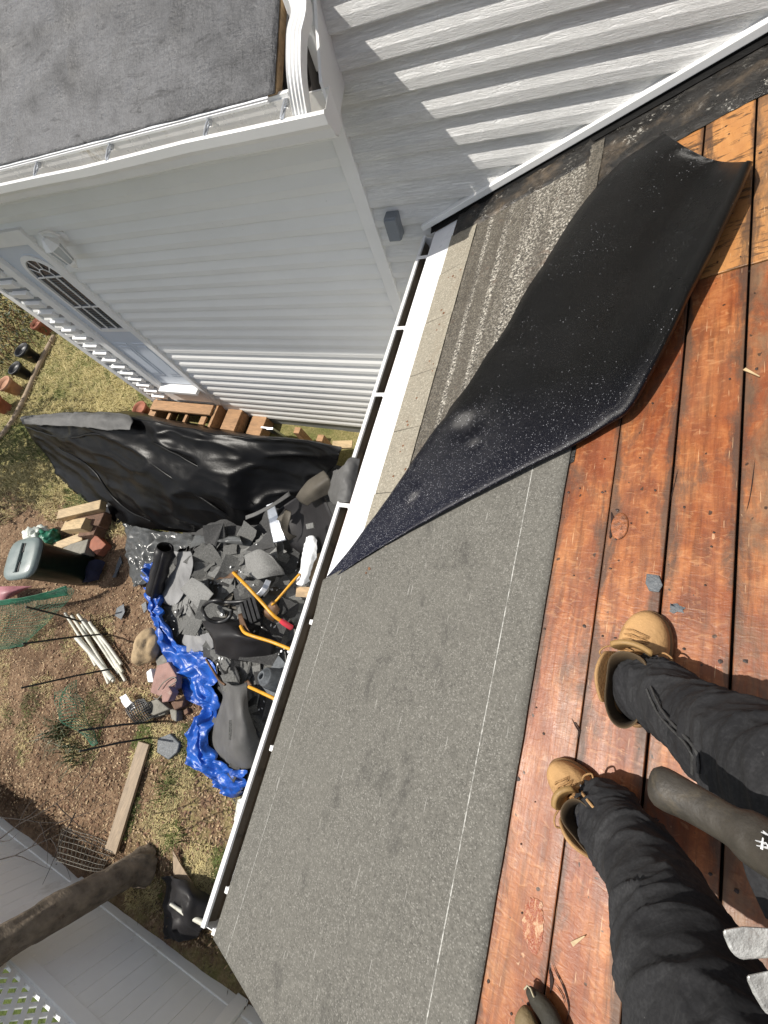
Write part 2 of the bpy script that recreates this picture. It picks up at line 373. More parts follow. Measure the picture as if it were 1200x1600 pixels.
SID = m_siding('white_vinyl_siding', (0.85, 0.85, 0.83))
WHITE = simple('white_painted_metal', (0.84, 0.84, 0.83), 0.38, 0.04, 3, 0.04, 30, dirt=(0.5, 0.48, 0.44), dscale=9, dthr=0.66)
WHITE2 = simple('white_pvc', (0.82, 0.82, 0.81), 0.45, 0.05, 3, 0.05, 20)
DRIP = simple('white_drip_edge_metal', (0.80, 0.81, 0.83), 0.33, 0.03, 2, 0.06, 7)
BOARD = m_boards()
MEMB = m_granule('grey_granule_membrane', (0.130, 0.125, 0.110), (0.40, 0.39, 0.355), (0.026, 0.025, 0.021), 310, stain=(0.048, 0.046, 0.042), lines=[(-0.073, 0.0015), (-0.872, 0.0009)])
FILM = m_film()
def m_shingle_old():
    m, t, b = newmat('worn_granule_shingle'); k = NT(t); x = k.xyz()
    v = k.n('ShaderNodeTexVoronoi'); v.inputs['Scale'].default_value = 170; k.l(k.coord(), v.inputs['Vector'])
    sep = k.n('ShaderNodeSeparateColor'); k.l(v.outputs['Color'], sep.inputs[0])
    g = k.ramp(sep.outputs[0], [(0.0, (0.015, 0.014, 0.013)), (0.4, (0.12, 0.108, 0.09)), (0.75, (0.26, 0.24, 0.20)), (1.0, (0.60, 0.57, 0.50))])
    bare = k.ramp(k.noise(7, 6, 0.6, 0.2, stretch=(2.6, 0.3, 1)), [(0.48, 0.0), (0.66, 0.7)])
    c = k.mix(bare, g, k.ramp(k.noise(120, 3, 0.7), [(0.4, (0.018, 0.015, 0.012)), (0.72, (0.11, 0.09, 0.07))]))
    u = k.math('ADD', k.math('MULTIPLY', k.math('ADD', x[0], 0.65), 1.6), k.math('MULTIPLY', k.math('SUBTRACT', k.noise(7, 4, 0.6, stretch=(1, .2, 1)), 0.5), 0.03))
    bandm = k.ramp(u, [(0.0, 0.85), (0.125, 0.85), (0.135, 0.05), (0.165, 0.05), (0.18, 0.8), (0.29, 0.8), (0.30, 0.0), (0.335, 0.05), (0.36, 0.7), (0.46, 0.65), (0.47, 0.15), (0.66, 0.25), (0.67, 0.6), (0.72, 0.2), (0.88, 0.3), (0.93, 0.92)])
    c = k.mix(bandm, c, k.ramp(k.noise(140, 3, 0.7), [(0.40, (0.028, 0.024, 0.018)), (0.66, (0.15, 0.13, 0.10))]))
    rust = k.ramp(k.noise(11, 5, 0.6, 0.4, loc=(2, 7, 0)), [(0.62, 0.0), (0.72, 0.5)])
    c = k.mix(rust, c, (0.10, 0.05, 0.03))
    k.l(c, b.inputs['Base Color']); b.inputs['Roughness'].default_value = 0.7
    k.l(k.bump(k.math('ADD', sep.outputs[1], k.noise(40, 5, 0.7)), 0.7, 0.005), b.inputs['Normal']); return m
OLDSH = m_shingle_old()
STARTER = m_granule('tan_granule_shingle', (0.27, 0.245, 0.195), (0.6, 0.57, 0.48), (0.10, 0.09, 0.07), 200, stain=(0.17, 0.12, 0.075))
def m_tar():
    m, t, b = newmat('black_tar'); k = NT(t)
    c = k.ramp(k.noise(8, 7, 0.7, 0.6), [(0.3, (0.005, 0.005, 0.005)), (0.55, (0.016, 0.0145, 0.013)), (0.74, (0.055, 0.05, 0.043))])
    c = k.mix(k.ramp(k.noise(4.5, 7, 0.7, loc=(7, 1, 0)), [(0.5, 0.0), (0.66, 0.8)]), c, k.ramp(k.noise(30, 6, 0.7), [(0.35, (0.03, 0.022, 0.015)), (0.65, (0.14, 0.105, 0.07))]))
    sp = k.ramp(k.noise(60, 5, 0.75), [(0.55, 0.0), (0.64, 0.85)])
    c = k.mix(k.math('MULTIPLY', sp, k.ramp(k.noise(7, 6, 0.65, loc=(3, 3, 0)), [(0.52, 0.0), (0.6, 1.0)])), c, (0.50, 0.48, 0.43))
    k.l(c, b.inputs['Base Color'])
    k.l(k.ramp(k.noise(11, 5, 0.6), [(0.35, 0.16), (0.65, 0.6)]), b.inputs['Roughness'])
    k.l(k.bump(k.noise(24, 7, 0.7, 0.5), 0.8, 0.012), b.inputs['Normal']); return m
TAR = m_tar()
def m_underlay():
    m, t, b = newmat('grey_roof_underlayment'); k = NT(t)
    c = k.ramp(k.noise(3, 8, 0.68, 0.6, stretch=(0.6, 1, 1)), [(0.3, (0.028, 0.029, 0.031)), (0.5, (0.060, 0.061, 0.065)), (0.7, (0.115, 0.117, 0.122))])
    c = k.mix(k.ramp(k.noise(85, 4, 0.7), [(0.42, 0.75), (0.58, 0.0)]), c, (0.018, 0.018, 0.02))
    c = k.mix(k.ramp(k.noise(150, 3, 0.7), [(0.58, 0.0), (0.70, 0.4)]), c, (0.24, 0.242, 0.25))
    c = k.mix(k.ramp(k.noise(2.4, 8, 0.7, 0.4, stretch=(.5, 1, 1), loc=(4, 9, 0)), [(0.44, 0.0), (0.68, 0.6)]), c, (0.150, 0.152, 0.160))
    c = k.mix(k.ramp(k.noise(12, 8, 0.78, 0.8, stretch=(.28, 1, 1), loc=(8, 3, 0)), [(0.56, 0.0), (0.62, 0.85)]), c, (0.014, 0.014, 0.016))
    c = k.mix(k.ramp(k.noise(26, 7, 0.75, 0.6, stretch=(1, .18, 1)), [(0.6, 0.0), (0.7, 0.6)]), c, (0.02, 0.02, 0.022))
    c = k.mix(k.ramp(k.noise(34, 6, 0.75, 1.2, stretch=(0.35, 1, 1)), [(0.64, 0.0), (0.72, 0.8)]), c, (0.025, 0.025, 0.027))
    c = k.mix(k.ramp(k.noise(16, 6, 0.7, 0.7, loc=(5, 2, 0)), [(0.64, 0.0), (0.76, 0.5)]), c, (0.27, 0.27, 0.28))
    x = k.xyz()
    for yy in (0.36, 0.62, 1.05):
        d = k.math('ABSOLUTE', k.math('SUBTRACT', x[1], k.math('ADD', yy, k.math('MULTIPLY', k.noise(2, 3, 0.5), 0.03))))
        c = k.mix(k.math('MULTIPLY', k.math('LESS_THAN', d, 0.004), 0.5), c, (0.05, 0.05, 0.052))
    k.l(c, b.inputs['Base Color'])
    k.l(k.ramp(k.noise(6, 5, 0.6), [(0.35, 0.36), (0.7, 0.7)]), b.inputs['Roughness']); b.inputs['Specular IOR Level'].default_value = 0.5
    h = k.math('ADD', k.noise(7, 4, 0.6, stretch=(1, .4, 1)), k.math('MULTIPLY', k.noise(55, 5, 0.7, stretch=(.5, 1, 1)), 0.35))
    k.l(k.bump(h, 1.0, 0.025), b.inputs['Normal']); return m
UNDER = m_underlay()
def m_felt(name, base, rough=0.5):
    m, t, b = newmat(name); k = NT(t)
    c = k.ramp(k.noise(3, 6, 0.6), [(0.3, tuple(q * 0.7 for q in base)), (0.7, tuple(q * 1.3 for q in base))])
    c = k.mix(k.ramp(k.noise(75, 4, 0.7), [(0.6, 0.0), (0.75, 0.5)]), c, tuple(min(1, q * 2.2) for q in base))
    c = k.mix(k.ramp(k.noise(14, 6, 0.7), [(0.66, 0.0), (0.74, 0.6)]), c, tuple(q * 2.4 + .01 for q in base))
    k.l(c, b.inputs['Base Color']); b.inputs['Roughness'].default_value = rough; b.inputs['Specular IOR Level'].default_value = 0.28
    k.l(k.bump(k.noise(30, 6, 0.65), 0.25, 0.006), b.inputs['Normal']); return m
FELT_D = m_felt('dark_roofing_felt', (0.017, 0.016, 0.017), 0.45)
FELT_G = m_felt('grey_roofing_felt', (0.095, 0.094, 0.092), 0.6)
FELT_L = m_felt('light_grey_roofing_felt', (0.23, 0.23, 0.23), 0.6)
FELT_B = m_felt('brownish_roofing_felt', (0.085, 0.075, 0.06), 0.6)
BTARP = m_felt('black_tarpaulin', (0.003, 0.003, 0.0033), 0.33); BTARP.node_tree.nodes['Principled BSDF'].inputs['Specular IOR Level'].default_value = 0.11
CLEAR = m_felt('dusty_grey_plastic', (0.085, 0.088, 0.088), 0.2)
def m_blue():
    m, t, b = newmat('blue_tarpaulin'); k = NT(t)
    c = k.ramp(k.noise(4, 5, 0.6), [(0.3, (0.005, 0.045, 0.27)), (0.7, (0.014, 0.105, 0.46))])
    c = k.mix(k.ramp(k.noise(9, 7, 0.7, loc=(1, 4, 2)), [(0.62, 0.0), (0.74, 0.5)]), c, (0.16, 0.24, 0.42))
    k.l(c, b.inputs['Base Color']); b.inputs['Roughness'].default_value = 0.36
    h = k.noise(18, 6, 0.6)
    k.l(k.bump(h, 0.35, 0.02), b.inputs['Normal']); return m
BLUE = m_blue()
SH_D = m_granule('charcoal_shingle', (0.118, 0.118, 0.113), (0.26, 0.26, 0.25), (0.03, 0.03, 0.03), 120)
SH_G = m_granule('grey_shingle_back', (0.19, 0.19, 0.183), (0.34, 0.34, 0.33), (0.05, 0.05, 0.05), 120)
SH_K = m_granule('black_shingle', (0.048, 0.048, 0.048), (0.13, 0.13, 0.13), (0.015, 0.015, 0.015), 120)
SLATE = simple('slate_chip', (0.085, 0.095, 0.105), 0.55, 0.35, 30, 0.4, 60)
YEL = simple('yellow_tool_paint', (0.62, 0.30, 0.02), 0.4, 0.2, 12, 0.1, 40, dirt=(0.25, 0.12, 0.04), dscale=20, dthr=0.6)
REDP = simple('red_plastic', (0.65, 0.045, 0.07), 0.4, 0.1, 12)
RUST = simple('rusty_steel', (0.10, 0.055, 0.03), 0.55, 0.4, 14, 0.3, 50, metal=0.5)
BLACKP = simple('black_plastic', (0.012, 0.012, 0.013), 0.42, 0.3, 10, 0.15, 60)
DGREEN = simple('dark_green_plastic', (0.006, 0.017, 0.011), 0.42, 0.3, 6, 0.1, 30)
GREYLID = simple('weathered_grey_green_plastic', (0.17, 0.21, 0.205), 0.38, 0.15, 5, 0.08, 30)
def m_wood(name, base, var=0.3, stretch=(0.15, 1, 1), sc=30):
    m, t, b = newmat(name); k = NT(t)
    g = k.noise(sc, 6, 0.6, 1.2, stretch=stretch)
    c = k.ramp(g, [(0.3, tuple(q * (1 - var) for q in base)), (0.7, tuple(min(1, q * (1 + var)) for q in base))])
    c = k.mix(k.ramp(k.noise(4, 6, 0.6), [(0.55, 0.0), (0.75, 0.6)]), c, tuple(q * 0.5 for q in base))
    k.l(c, b.inputs['Base Color']); b.inputs['Roughness'].default_value = 0.65
    k.l(k.bump(g, 0.3, 0.004), b.inputs['Normal']); return m
LUMBER = m_wood('deck_lumber', (0.36, 0.205, 0.10))
PINE = m_wood('pale_split_wood', (0.46, 0.34, 0.19), 0.25)
RAW = m_wood('raw_board_edge', (0.42, 0.29, 0.16))
OLDW = m_wood('grey_old_timber', (0.27, 0.20, 0.13), 0.3, (1, 0.15, 1))
BRICK = simple('brown_block', (0.15, 0.085, 0.055), 0.85, 0.35, 15, 0.4, 50)
STONE_T = simple('tan_stone', (0.37, 0.27, 0.155), 0.8, 0.25, 9, 0.4, 30)
STONE_R = simple('reddish_flagstone', (0.29, 0.17, 0.145), 0.8, 0.2, 7, 0.3, 40, dirt=(0.42, 0.34, 0.28), dscale=12, dthr=0.58)
STONE_G = simple('grey_stone', (0.20, 0.19, 0.16), 0.8, 0.25, 9, 0.4, 40)
TERRA = simple('terracotta', (0.30, 0.105, 0.06), 0.75, 0.25, 8, 0.1, 40)
TERRA_L = simple('pale_terracotta', (0.42, 0.22, 0.13), 0.75, 0.25, 8, 0.1, 40)
CONC = simple('grey_foundation', (0.25, 0.26, 0.27), 0.85, 0.15, 6, 0.3, 60)
GALV = simple('galvanised_metal', (0.55, 0.57, 0.60), 0.35, 0.2, 9, 0.1, 30, metal=0.8)
GUTIN = simple('inner_gutter_metal', (0.80, 0.79, 0.76), 0.28, 0.10, 3, 0.0, 12, metal=0.3, dirt=(0.42, 0.36, 0.25), dscale=3, dthr=0.55)
GUTDIRT = simple('muddy_gutter', (0.13, 0.105, 0.075), 0.6, 0.45, 7, 0.4, 40, stretch=(1, 0.3, 1), dirt=(0.03, 0.027, 0.022), dscale=5, dthr=0.52)
GREYBOX = simple('grey_box_plastic', (0.19, 0.21, 0.235), 0.42, 0.08, 6)
GLASS_D = simple('dark_door_glass', (0.035, 0.042, 0.048), 0.08, 0.2, 3)
FENCE = simple('white_vinyl_fence', (0.83, 0.83, 0.80), 0.42, 0.05, 2, 0.04, 10, dirt=(0.58, 0.56, 0.51), dscale=2.0, dthr=0.6)
LEATHER = simple('nubuck_leather', (0.40, 0.235, 0.10), 0.8, 0.25, 9, 0.25, 130, dirt=(0.24, 0.125, 0.045), dscale=11, dthr=0.60)
LEATHER_IN = simple('padded_collar_leather', (0.33, 0.20, 0.075), 0.6, 0.2, 10, 0.2, 90)
SOLE = simple('brown_rubber_sole', (0.20, 0.115, 0.05), 0.7, 0.25, 20, 0.2, 80)
LINING = simple('dark_boot_lining', (0.065, 0.042, 0.02), 0.85, 0.3, 30)
LACE = simple('tan_lace', (0.34, 0.19, 0.075), 0.8, 0.35, 90, 0.4, 300)
SOCK = simple('blue_grey_sock', (0.022, 0.024, 0.036), 0.95, 0.8, 260, 0.6, 300)
def m_denim():
    m, t, b = newmat('black_denim'); k = NT(t)
    c = k.ramp(k.noise(5, 7, 0.65, 0.8), [(0.3, (0.015, 0.015, 0.017)), (0.6, (0.034, 0.034, 0.036)), (0.78, (0.06, 0.06, 0.062))])
    c = k.mix(k.ramp(k.noise(13, 6, 0.7, 1.2, loc=(3, 1, 1)), [(0.60, 0.0), (0.78, 0.35)]), c, (0.09, 0.09, 0.09))
    c = k.mix(k.ramp(k.noise(9, 6, 0.65, 1.5, stretch=(1, 1, 3.2), loc=(1, 5, 2)), [(0.47, 0.0), (0.52, 0.10), (0.57, 0.0)]), c, (0.12, 0.12, 0.122))
    c = k.mix(k.ramp(k.noise(260, 2, 0.6), [(0.4, 0.35), (0.6, 0.0)]), c, (0.010, 0.010, 0.011))
    c = k.mix(k.ramp(k.noise(70, 4, 0.7), [(0.70, 0.0), (0.76, 0.5)]), c, (0.16, 0.155, 0.15))
    k.l(c, b.inputs['Base Color']); b.inputs['Roughness'].default_value = 0.9; b.inputs['Specular IOR Level'].default_value = 0.2
    wv = k.n('ShaderNodeTexWave'); wv.inputs['Scale'].default_value = 320; wv.inputs['Distortion'].default_value = 2; k.l(k.coord((1, 1, 0.6)), wv.inputs['Vector'])
    h = k.noise(14, 4, 0.5, 0.0)
    k.l(k.bump(h, 0.4, 0.012), b.inputs['Normal']); return m
DENIM = m_denim()
RUBBER = simple('worn_black_rubber', (0.035, 0.030, 0.024), 0.55, 0.5, 22, 0.2, 90, dirt=(0.085, 0.068, 0.045), dscale=18, dthr=0.52)
STEEL = simple('polished_steel', (0.62, 0.62, 0.60), 0.3, 0.35, 45, 0.5, 70, metal=0.35)
BARK = simple('rough_brown_bark', (0.165, 0.13, 0.092), 0.95, 0.5, 9, 1.0, 25, stretch=(0.35, 1, 1), dirt=(0.07, 0.046, 0.028), dscale=6, dthr=0.56)
TWIG = simple('dark_twig', (0.03, 0.022, 0.017), 0.9, 0.3, 20)
NETG = simple('green_netting', (0.015, 0.13, 0.07), 0.55, 0.3, 10)
WIRE = simple('grey_wire', (0.14, 0.13, 0.11), 0.5, 0.3, 10, metal=0.3)
STAKE = simple('dark_stake', (0.025, 0.026, 0.02), 0.7, 0.4, 15)
PVC = simple('dirty_white_pipe', (0.58, 0.57, 0.50), 0.5, 0.15, 8, dirt=(0.33, 0.32, 0.22), dscale=6, dthr=0.52)
PAPER = simple('white_plastic_film', (0.75, 0.76, 0.77), 0.5, 0.08, 20, 0.4, 30)
PINK = simple('dull_pink_sheet', (0.36, 0.14, 0.16), 0.55, 0.2, 6, 0.2, 20)
GREENB = simple('green_bag', (0.015, 0.14, 0.08), 0.4, 0.2, 6, 0.4, 25)
WBAG = simple('white_bag', (0.62, 0.66, 0.60), 0.5, 0.15, 10, 0.5, 25)
LEAFM = simple('dark_leaf', (0.05, 0.065, 0.022), 0.6, 0.5, 3)
NAVY = simple('navy_cloth', (0.012, 0.013, 0.035), 0.9, 0.3, 12, 0.3, 60)

# ------------------------------------------------------------------ ground
def ground_h(x, y):
    p = Vector((x, y, 0))
    return G + 0.035 * noise.noise(p * 0.9) + 0.02 * noise.noise(p * 2.7) + 0.010 * noise.noise(p * 8)
g = MB()
def axis(a, b, step, far):
    v = []; q = a
    while q <= b + 1e-6: v.append(q); q += step
    return [-far, -30] + v + [30, far]
xs = axis(-15, 1, 0.11, 150); ys = axis(-8, 9, 0.11, 150)
g.grid([[Vector((x, y, ground_h(x, y))) for x in xs] for y in ys])
tag(g.build('ground', m_ground()), kind='structure')

# ------------------------------------------------------------------ house
house = empty('house', (-1.3, YW, G), 'white vinyl sided house with gutters and a half stripped lower roof', 'house')
LAP = 0.125
def lap_wall(mb, x0, x1, z0, z1):
    n = max(2, int((x1 - x0) / 0.6))
    rows = []; z = z0
    while z < z1 - 1e-4:
        zt = min(z + LAP, z1)
        for yy, zz in ((YW + 0.002, z), (YW - 0.030, z), (YW - 0.032, z + 0.005), (YW - 0.0315, z + 0.044), (YW - 0.029, z + 0.050), (YW - 0.003, zt - 0.005), (YW + 0.000, zt - 0.001)):
            rows.append([Vector((x0 + (x1 - x0) * i / n, yy + 0.0012 * noise.noise(Vector((x0 + (x1 - x0) * i / n, z * 9, 3))), zz)) for i in range(n + 1)])
        z += LAP
    mb.grid(rows, smooth=False)
wa = MB(); Z0 = -4.325
lap_wall(wa, -6.0, -5.43, Z0, -0.95); lap_wall(wa, -4.60, -1.37, Z0, -0.95); lap_wall(wa, -5.43, -4.60, -1.45, -0.95); lap_wall(wa, -5.43, -4.60, Z0, -3.95)
wa.build('siding_wall', SID, house)
wb = MB(); lap_wall(wb, -1.29, 3.0, Z0, 1.55)
tag(wb.build('siding_wall', m_siding('white_wood_grain_siding', (0.86, 0.86, 0.845), 0.85), house), 'wood grained white siding above the stripped roof')
core = MB()
core.box(((-6.0 - 1.33) / 2, (YW + 0.03 + 7) / 2, -2.55), (4.65, 7 - YW - 0.03, 3.5))
core.box(((-1.33 + 3) / 2, (YW + 0.03 + 7) / 2, (-4.3 + 1.55) / 2), (4.33, 7 - YW - 0.03, 5.8))
core.box((1.15, 0.56, -3.16), (3.9, 3.5, 2.6))
core.build('wall_core', SID, house)
fd = MB(); fd.box((-3.7, YW + 0.02, -4.5), (4.7, 0.06, 0.36)); fd.build('foundation', CONC, house)
# corner trim, from the ground up past the wing roof
ct = MB(); ct.box((-1.33, YW - 0.018, -2.9), (0.088, 0.05, 3.9), bev=0.004); ct.box((-1.325, YW - 0.020, 0.33), (0.082, 0.055, 2.5), bev=0.004)
ct.build('corner_trim', WHITE2, house)
ct = MB(); ct.box((-6.03, YW - 0.008, -2.7), (0.11, 0.05, 3.4), bev=0.004); ct.build('corner_trim', WHITE2, house)
# wing roof with wrinkled underlayment
WP = math.atan(0.49)
WM = Matrix.Translation((-1.385, 2.03, -0.842)) @ Matrix.Rotation(WP, 4, 'X')
rows = []
for j in range(230):
    y = j * 4.4 / 229
    r = []
    for i in range(130):
        x = -5.4 + 5.4 * i / 129
        p = Vector((x, y, 0))
        z = 0.006 * noise.noise(p * 3) + 0.004 * noise.noise(Vector((x * 9, y * 2.2, 1)))
        yl_ = y + .012 * noise.noise(Vector((x * 1.3, 5, 0)))
        z += .008 * sstep(.60, .612, yl_) + .008 * sstep(1.5, 1.512, yl_)
        for wx, wa_ in ((-1.42, 0.034), (-0.62, 0.012), (-1.05, .010), (-2.1, 0.022), (-2.75, 0.016)):
            d = x - wx - 0.06 * noise.noise(Vector((y * 2.5, wx, 0)))
            z += wa_ * math.exp(-(d / 0.018) ** 2) * sstep(0.12, 0.4, y) * (0.6 + 0.6 * noise.noise(Vector((y * 3, wx, 4))))
        r.append(Vector((x, y + (0.006 * noise.noise(Vector((x * 6, 0, 2))) if j == 0 else 0), z + 0.012)))
    rows.append(r)
u = MB(); u.grid(rows); u.build('wing_roof_underlayment', UNDER, house, solid=0.004, matrix=WM)
u = MB(); u.box((-2.7, 2.2, -0.02), (5.4, 4.38, 0.04)); u.build('wing_roof_deck', RAW, house, matrix=WM)
u = MB(); u.box((-3.93, 2.05, -0.92), (5.2, 0.025, 0.15)); u.box((-3.93, 2.21, -0.985), (5.2, 0.30, 0.018)); u.build('wing_fascia', WHITE, house)
u = MB(); u.box((-2.72, 0.018, 0.004), (5.36, 0.05, 0.004)); u.box((-2.72, -0.016, -0.002), (5.36, 0.004, 0.014)); u.build('drip_edge', DRIP, house, matrix=WM)
def gutter(profile, inner, along, a0, a1, name_m, hangers):
    n = 14
    def sweep(pr, mat, name, par, thick):
        mb = MB(); rows = []
        for i in range(n + 1):
            t = a0 + (a1 - a0) * i / n
            sag = 0.004 * math.sin(i * 1.7)
            rows.append([Vector((t, p, q + sag)) if along == 'x' else Vector((p + 0.6 * sag, t, q + sag)) for p, q in pr])
        mb.grid(rows, smooth=False)
        for t, s_ in ((a0, -1), (a1, 1)):            # end caps
            pts = [Vector((t, p, q)) if along == 'x' else Vector((p, t, q)) for p, q in pr]
            mb.add(pts, [list(range(len(pts)))])
        return mb.build(name, mat, par, solid=thick, offset=0)
    go = sweep(profile, WHITE, 'gutter', house, 0.003)
    sweep(inner, name_m, 'trough_lining', go, 0.0015)
    return go
gp = [(2.034, -0.856), (2.034, -0.992), (1.975, -1.0), (1.955, -0.985), (1.945, -0.95), (1.926, -0.925), (1.922, -0.885), (1.927, -0.880), (1.940, -0.882), (1.942, -0.893)]
gi = [(2.030, -0.858), (2.030, -0.985), (1.975, -0.992), (1.959, -0.98), (1.949, -0.948), (1.931, -0.921), (1.9275, -0.892)]
gw = gutter(gp, gi, 'x', -6.7, -1.125, GUTIN, None)
for px, py in ((60, 268), (168, 235), (325, 203), (444, 172)):
    x = at_y(px, py, 1.98).x
    h = MB(); h.box((x, 1.975, -0.875), (0.016, 0.10, 0.004), rot=Euler((0.12, 0, R_(8)))); h.box((x, 2.015, -0.868), (0.022, 0.03, 0.02), rot=Euler((0.2, 0, 0)), bev=0.003)
    h.tube([(x - 0.006, 1.94, -0.879), (x, 1.985, -0.862), (x + 0.004, 2.02, -0.857)], 0.005, 6)
    h.build('hanger', GALV, gw)
# downspout elbow that empties into the wing gutter
def sweep_prof(mb, prof, pts, side):
    pts = spline([Vector(p) for p in pts], 8); rows = []
    for i, p in enumerate(pts):
        t = (pts[min(i + 1, len(pts) - 1)] - pts[max(i - 1, 0)]).normalized()
        a = (Vector(side) - t * t.dot(Vector(side))).normalized(); b = t.cross(a)
        rows.append([p + a * u_ + b * v_ for u_, v_ in prof])
    mb.grid(rows, smooth=False, closed=True)
prof = []
for i in range(9):
    prof.append((-0.034 + 0.068 * i / 8, -0.024 + (0.004 if i % 2 else 0)))
for i in range(5): prof.append((0.036, -0.022 + 0.044 * i / 4))
for i in range(9): prof.append((0.034 - 0.068 * i / 8, 0.024 - (0.004 if i % 2 else 0)))
for i in range(5): prof.append((-0.036, 0.022 - 0.044 * i / 4))
ds = MB()
sweep_prof(ds, prof, [at_y(472, 178, 1.965), at_y(464, 120, 1.99), at_y(464, 60, 2.07), at_y(468, 0, 2.17), (-1.42, 2.42, -0.52), (-1.43, 2.50, -0.2), (-1.43, 2.52, 0.6), (-1.43, 2.52, 1.5)], (1, 0, 0))
o = ds.build('downspout', WHITE, house, solid=0.002)
hb = MB(); hb.add([(-1.385, 2.035, -1.0), (-1.385, 2.355, -1.0), (-1.385, 2.355, -0.74), (-1.385, 2.035, -0.895), (-1.215, 2.035, -1.0), (-1.335, 2.355, -1.0), (-1.335, 2.355, -0.74), (-1.215, 2.035, -0.895)], [(0, 1, 2, 3), (7, 6, 5, 4), (0, 4, 5, 1), (1, 5, 6, 2), (2, 6, 7, 3), (3, 7, 4, 0)])
hw = MB(); hw.quadbox([(-1.158, 2.025, -1.0), (-1.235, 2.375, -1.0), (-1.235, 2.375, -0.672), (-1.158, 2.025, -0.835)], (.012, .004, 0)); hw.build('eave_return', WHITE, house)
hb.build('open_wall_gap', simple('dark_hollow', (0.012, 0.008, 0.006), 0.9, 0.3, 20), house)
hb = MB(); hb.box((-1.30, 2.18, -0.805), (0.03, 0.22, 0.02), rot=Euler((R_(26), 0, R_(18)))); hb.build('bare_stud', simple('wet_brown_wood', (0.12, 0.04, 0.02), 0.6, 0.4, 30), house)
# grey outlet box
ob = MB(); ob.box((-1.155, YW - 0.055, -1.68), (0.085, 0.07, 0.145), bev=0.008); ob.box((-1.155, YW - 0.095, -1.68), (0.078, 0.012, 0.135), bev=0.005)
ob.build('outlet_box', GREYBOX, house)
# door with arched light
dx0, dx1, dz0, dz1 = -5.34, -4.66, -3.62, -1.50
fr = MB()
fr.box((dx0 - 0.065, YW - 0.02, -2.68), (0.13, 0.07, 2.6), bev=0.006); fr.box((dx1 + 0.045, YW - 0.02, -2.72), (0.09, 0.07, 2.62), bev=0.006)
fr.box(((dx0 + dx1) / 2, YW - 0.0245, dz1 + 0.06), (0.90, 0.07, 0.13), bev=0.006)
dfr = fr.build('door_frame', WHITE2, house)
dr = MB(); dr.box(((dx0 + dx1) / 2, YW + 0.005, (dz0 + dz1) / 2), (dx1 - dx0, 0.03, dz1 - dz0))
for k in range(2):                                   # raised lower panels
    cx = dx0 + 0.18 + k * 0.33
    dr.box((cx, YW - 0.012, -3.12), (0.24, 0.012, 0.62), bev=0.005); dr.box((cx, YW - 0.02, -3.12), (0.16, 0.010, 0.52), bev=0.004)
door = dr.build('door', simple('blue_white_door_paint', (0.60, 0.65, 0.72), 0.4, 0.03, 3), house)
sl = MB(); sl.box((-5.0, YW - 0.05, -3.67), (0.72, 0.16, 0.05), bev=0.006); sl.box((-5.0, YW - 0.02, -3.83), (0.72, 0.08, 0.26)); sl.build('door_sill', WHITE2, house)
# light: rectangle under an arch
lx0, lx1, lz0, lzs = -5.15, -4.74, -2.56, -1.86
cx = (lx0 + lx1) / 2; rw = (lx1 - lx0) / 2
def arch(off, y, n=16):
    pts = [Vector((lx0 - off, y, lz0 - off)), Vector((lx1 + off, y, lz0 - off))]
    for i in range(n + 1):
        a = math.pi * i / n; pts.append(Vector((cx + (rw + off) * math.cos(a), y, lzs + (rw * 0.95 + off) * math.sin(a))))
    return pts
a_, b_, c_ = arch(0.045, YW - 0.028), arch(0.0, YW - 0.034), arch(0.0, YW - 0.012)
wf = MB(); n = len(a_)
wf.add(a_ + b_ + c_ + arch(0.045, YW - 0.008), [(i, (i + 1) % n, (i + 1) % n + n, i + n) for i in range(n)] + [(i + n, (i + 1) % n + n, (i + 1) % n + 2 * n, i + 2 * n) for i in range(n)] + [((i + 1) % n, i, i + 3 * n, (i + 1) % n + 3 * n) for i in range(n)])
for x in (lx0 + 0.125, lx1 - 0.125): wf.box((x, YW - 0.022, (lz0 + lzs) / 2), (0.013, 0.012, lzs - lz0))
for z in (lzs, (lz0 + lzs) / 2 - 0.03): wf.box((cx, YW - 0.022, z), (2 * rw, 0.012, 0.014))
for a in (35, 70, 110, 145):
    wf.tube([(cx + 0.09 * math.cos(R_(a)), YW - 0.022, lzs + 0.09 * math.sin(R_(a))), (cx + rw * math.cos(R_(a)), YW - 0.022, lzs + rw * .95 * math.sin(R_(a)))], 0.006, 6)
wf.tube([(cx + 0.09 * math.cos(R_(a)), YW - 0.022, lzs + 0.09 * math.sin(R_(a))) for a in range(0, 181, 15)], 0.006, 6)
win = wf.build('door_window', WHITE2, door)
gl = MB(); gl.add(arch(0.001, YW - 0.0125), [list(range(n))]); gl.build('glass', GLASS_D, door)
bl = MB()
for i in range(26): bl.box((cx, YW - 0.0142, lz0 + 0.03 + i * 0.026), (2 * rw - 0.14, 0.002, 0.009))
bl.build('blind', simple('grey_blind', (0.09, 0.10, 0.108), 0.6, 0.1, 8), door)
# louvred white strip at the wing's outer corner, its slats standing in for sunlit patches
lv = MB(); lv.box((-5.73, YW - 0.012, -2.83), (0.46, 0.02, 2.6))
lv.build('side_panel', simple('shaded_grey_trim', (0.30, 0.31, 0.32), .5, .05, 4), house)  # grey of the backing stands in for shade between the slats
lv = MB()
for i in range(18): lv.box((-5.71, YW - 0.04, -1.62 - i * 0.137), (0.27, 0.05, 0.078), rot=Euler((R_(14), 0, 0)), bev=0.004)
lv.build('louvre_slats', WHITE, house)
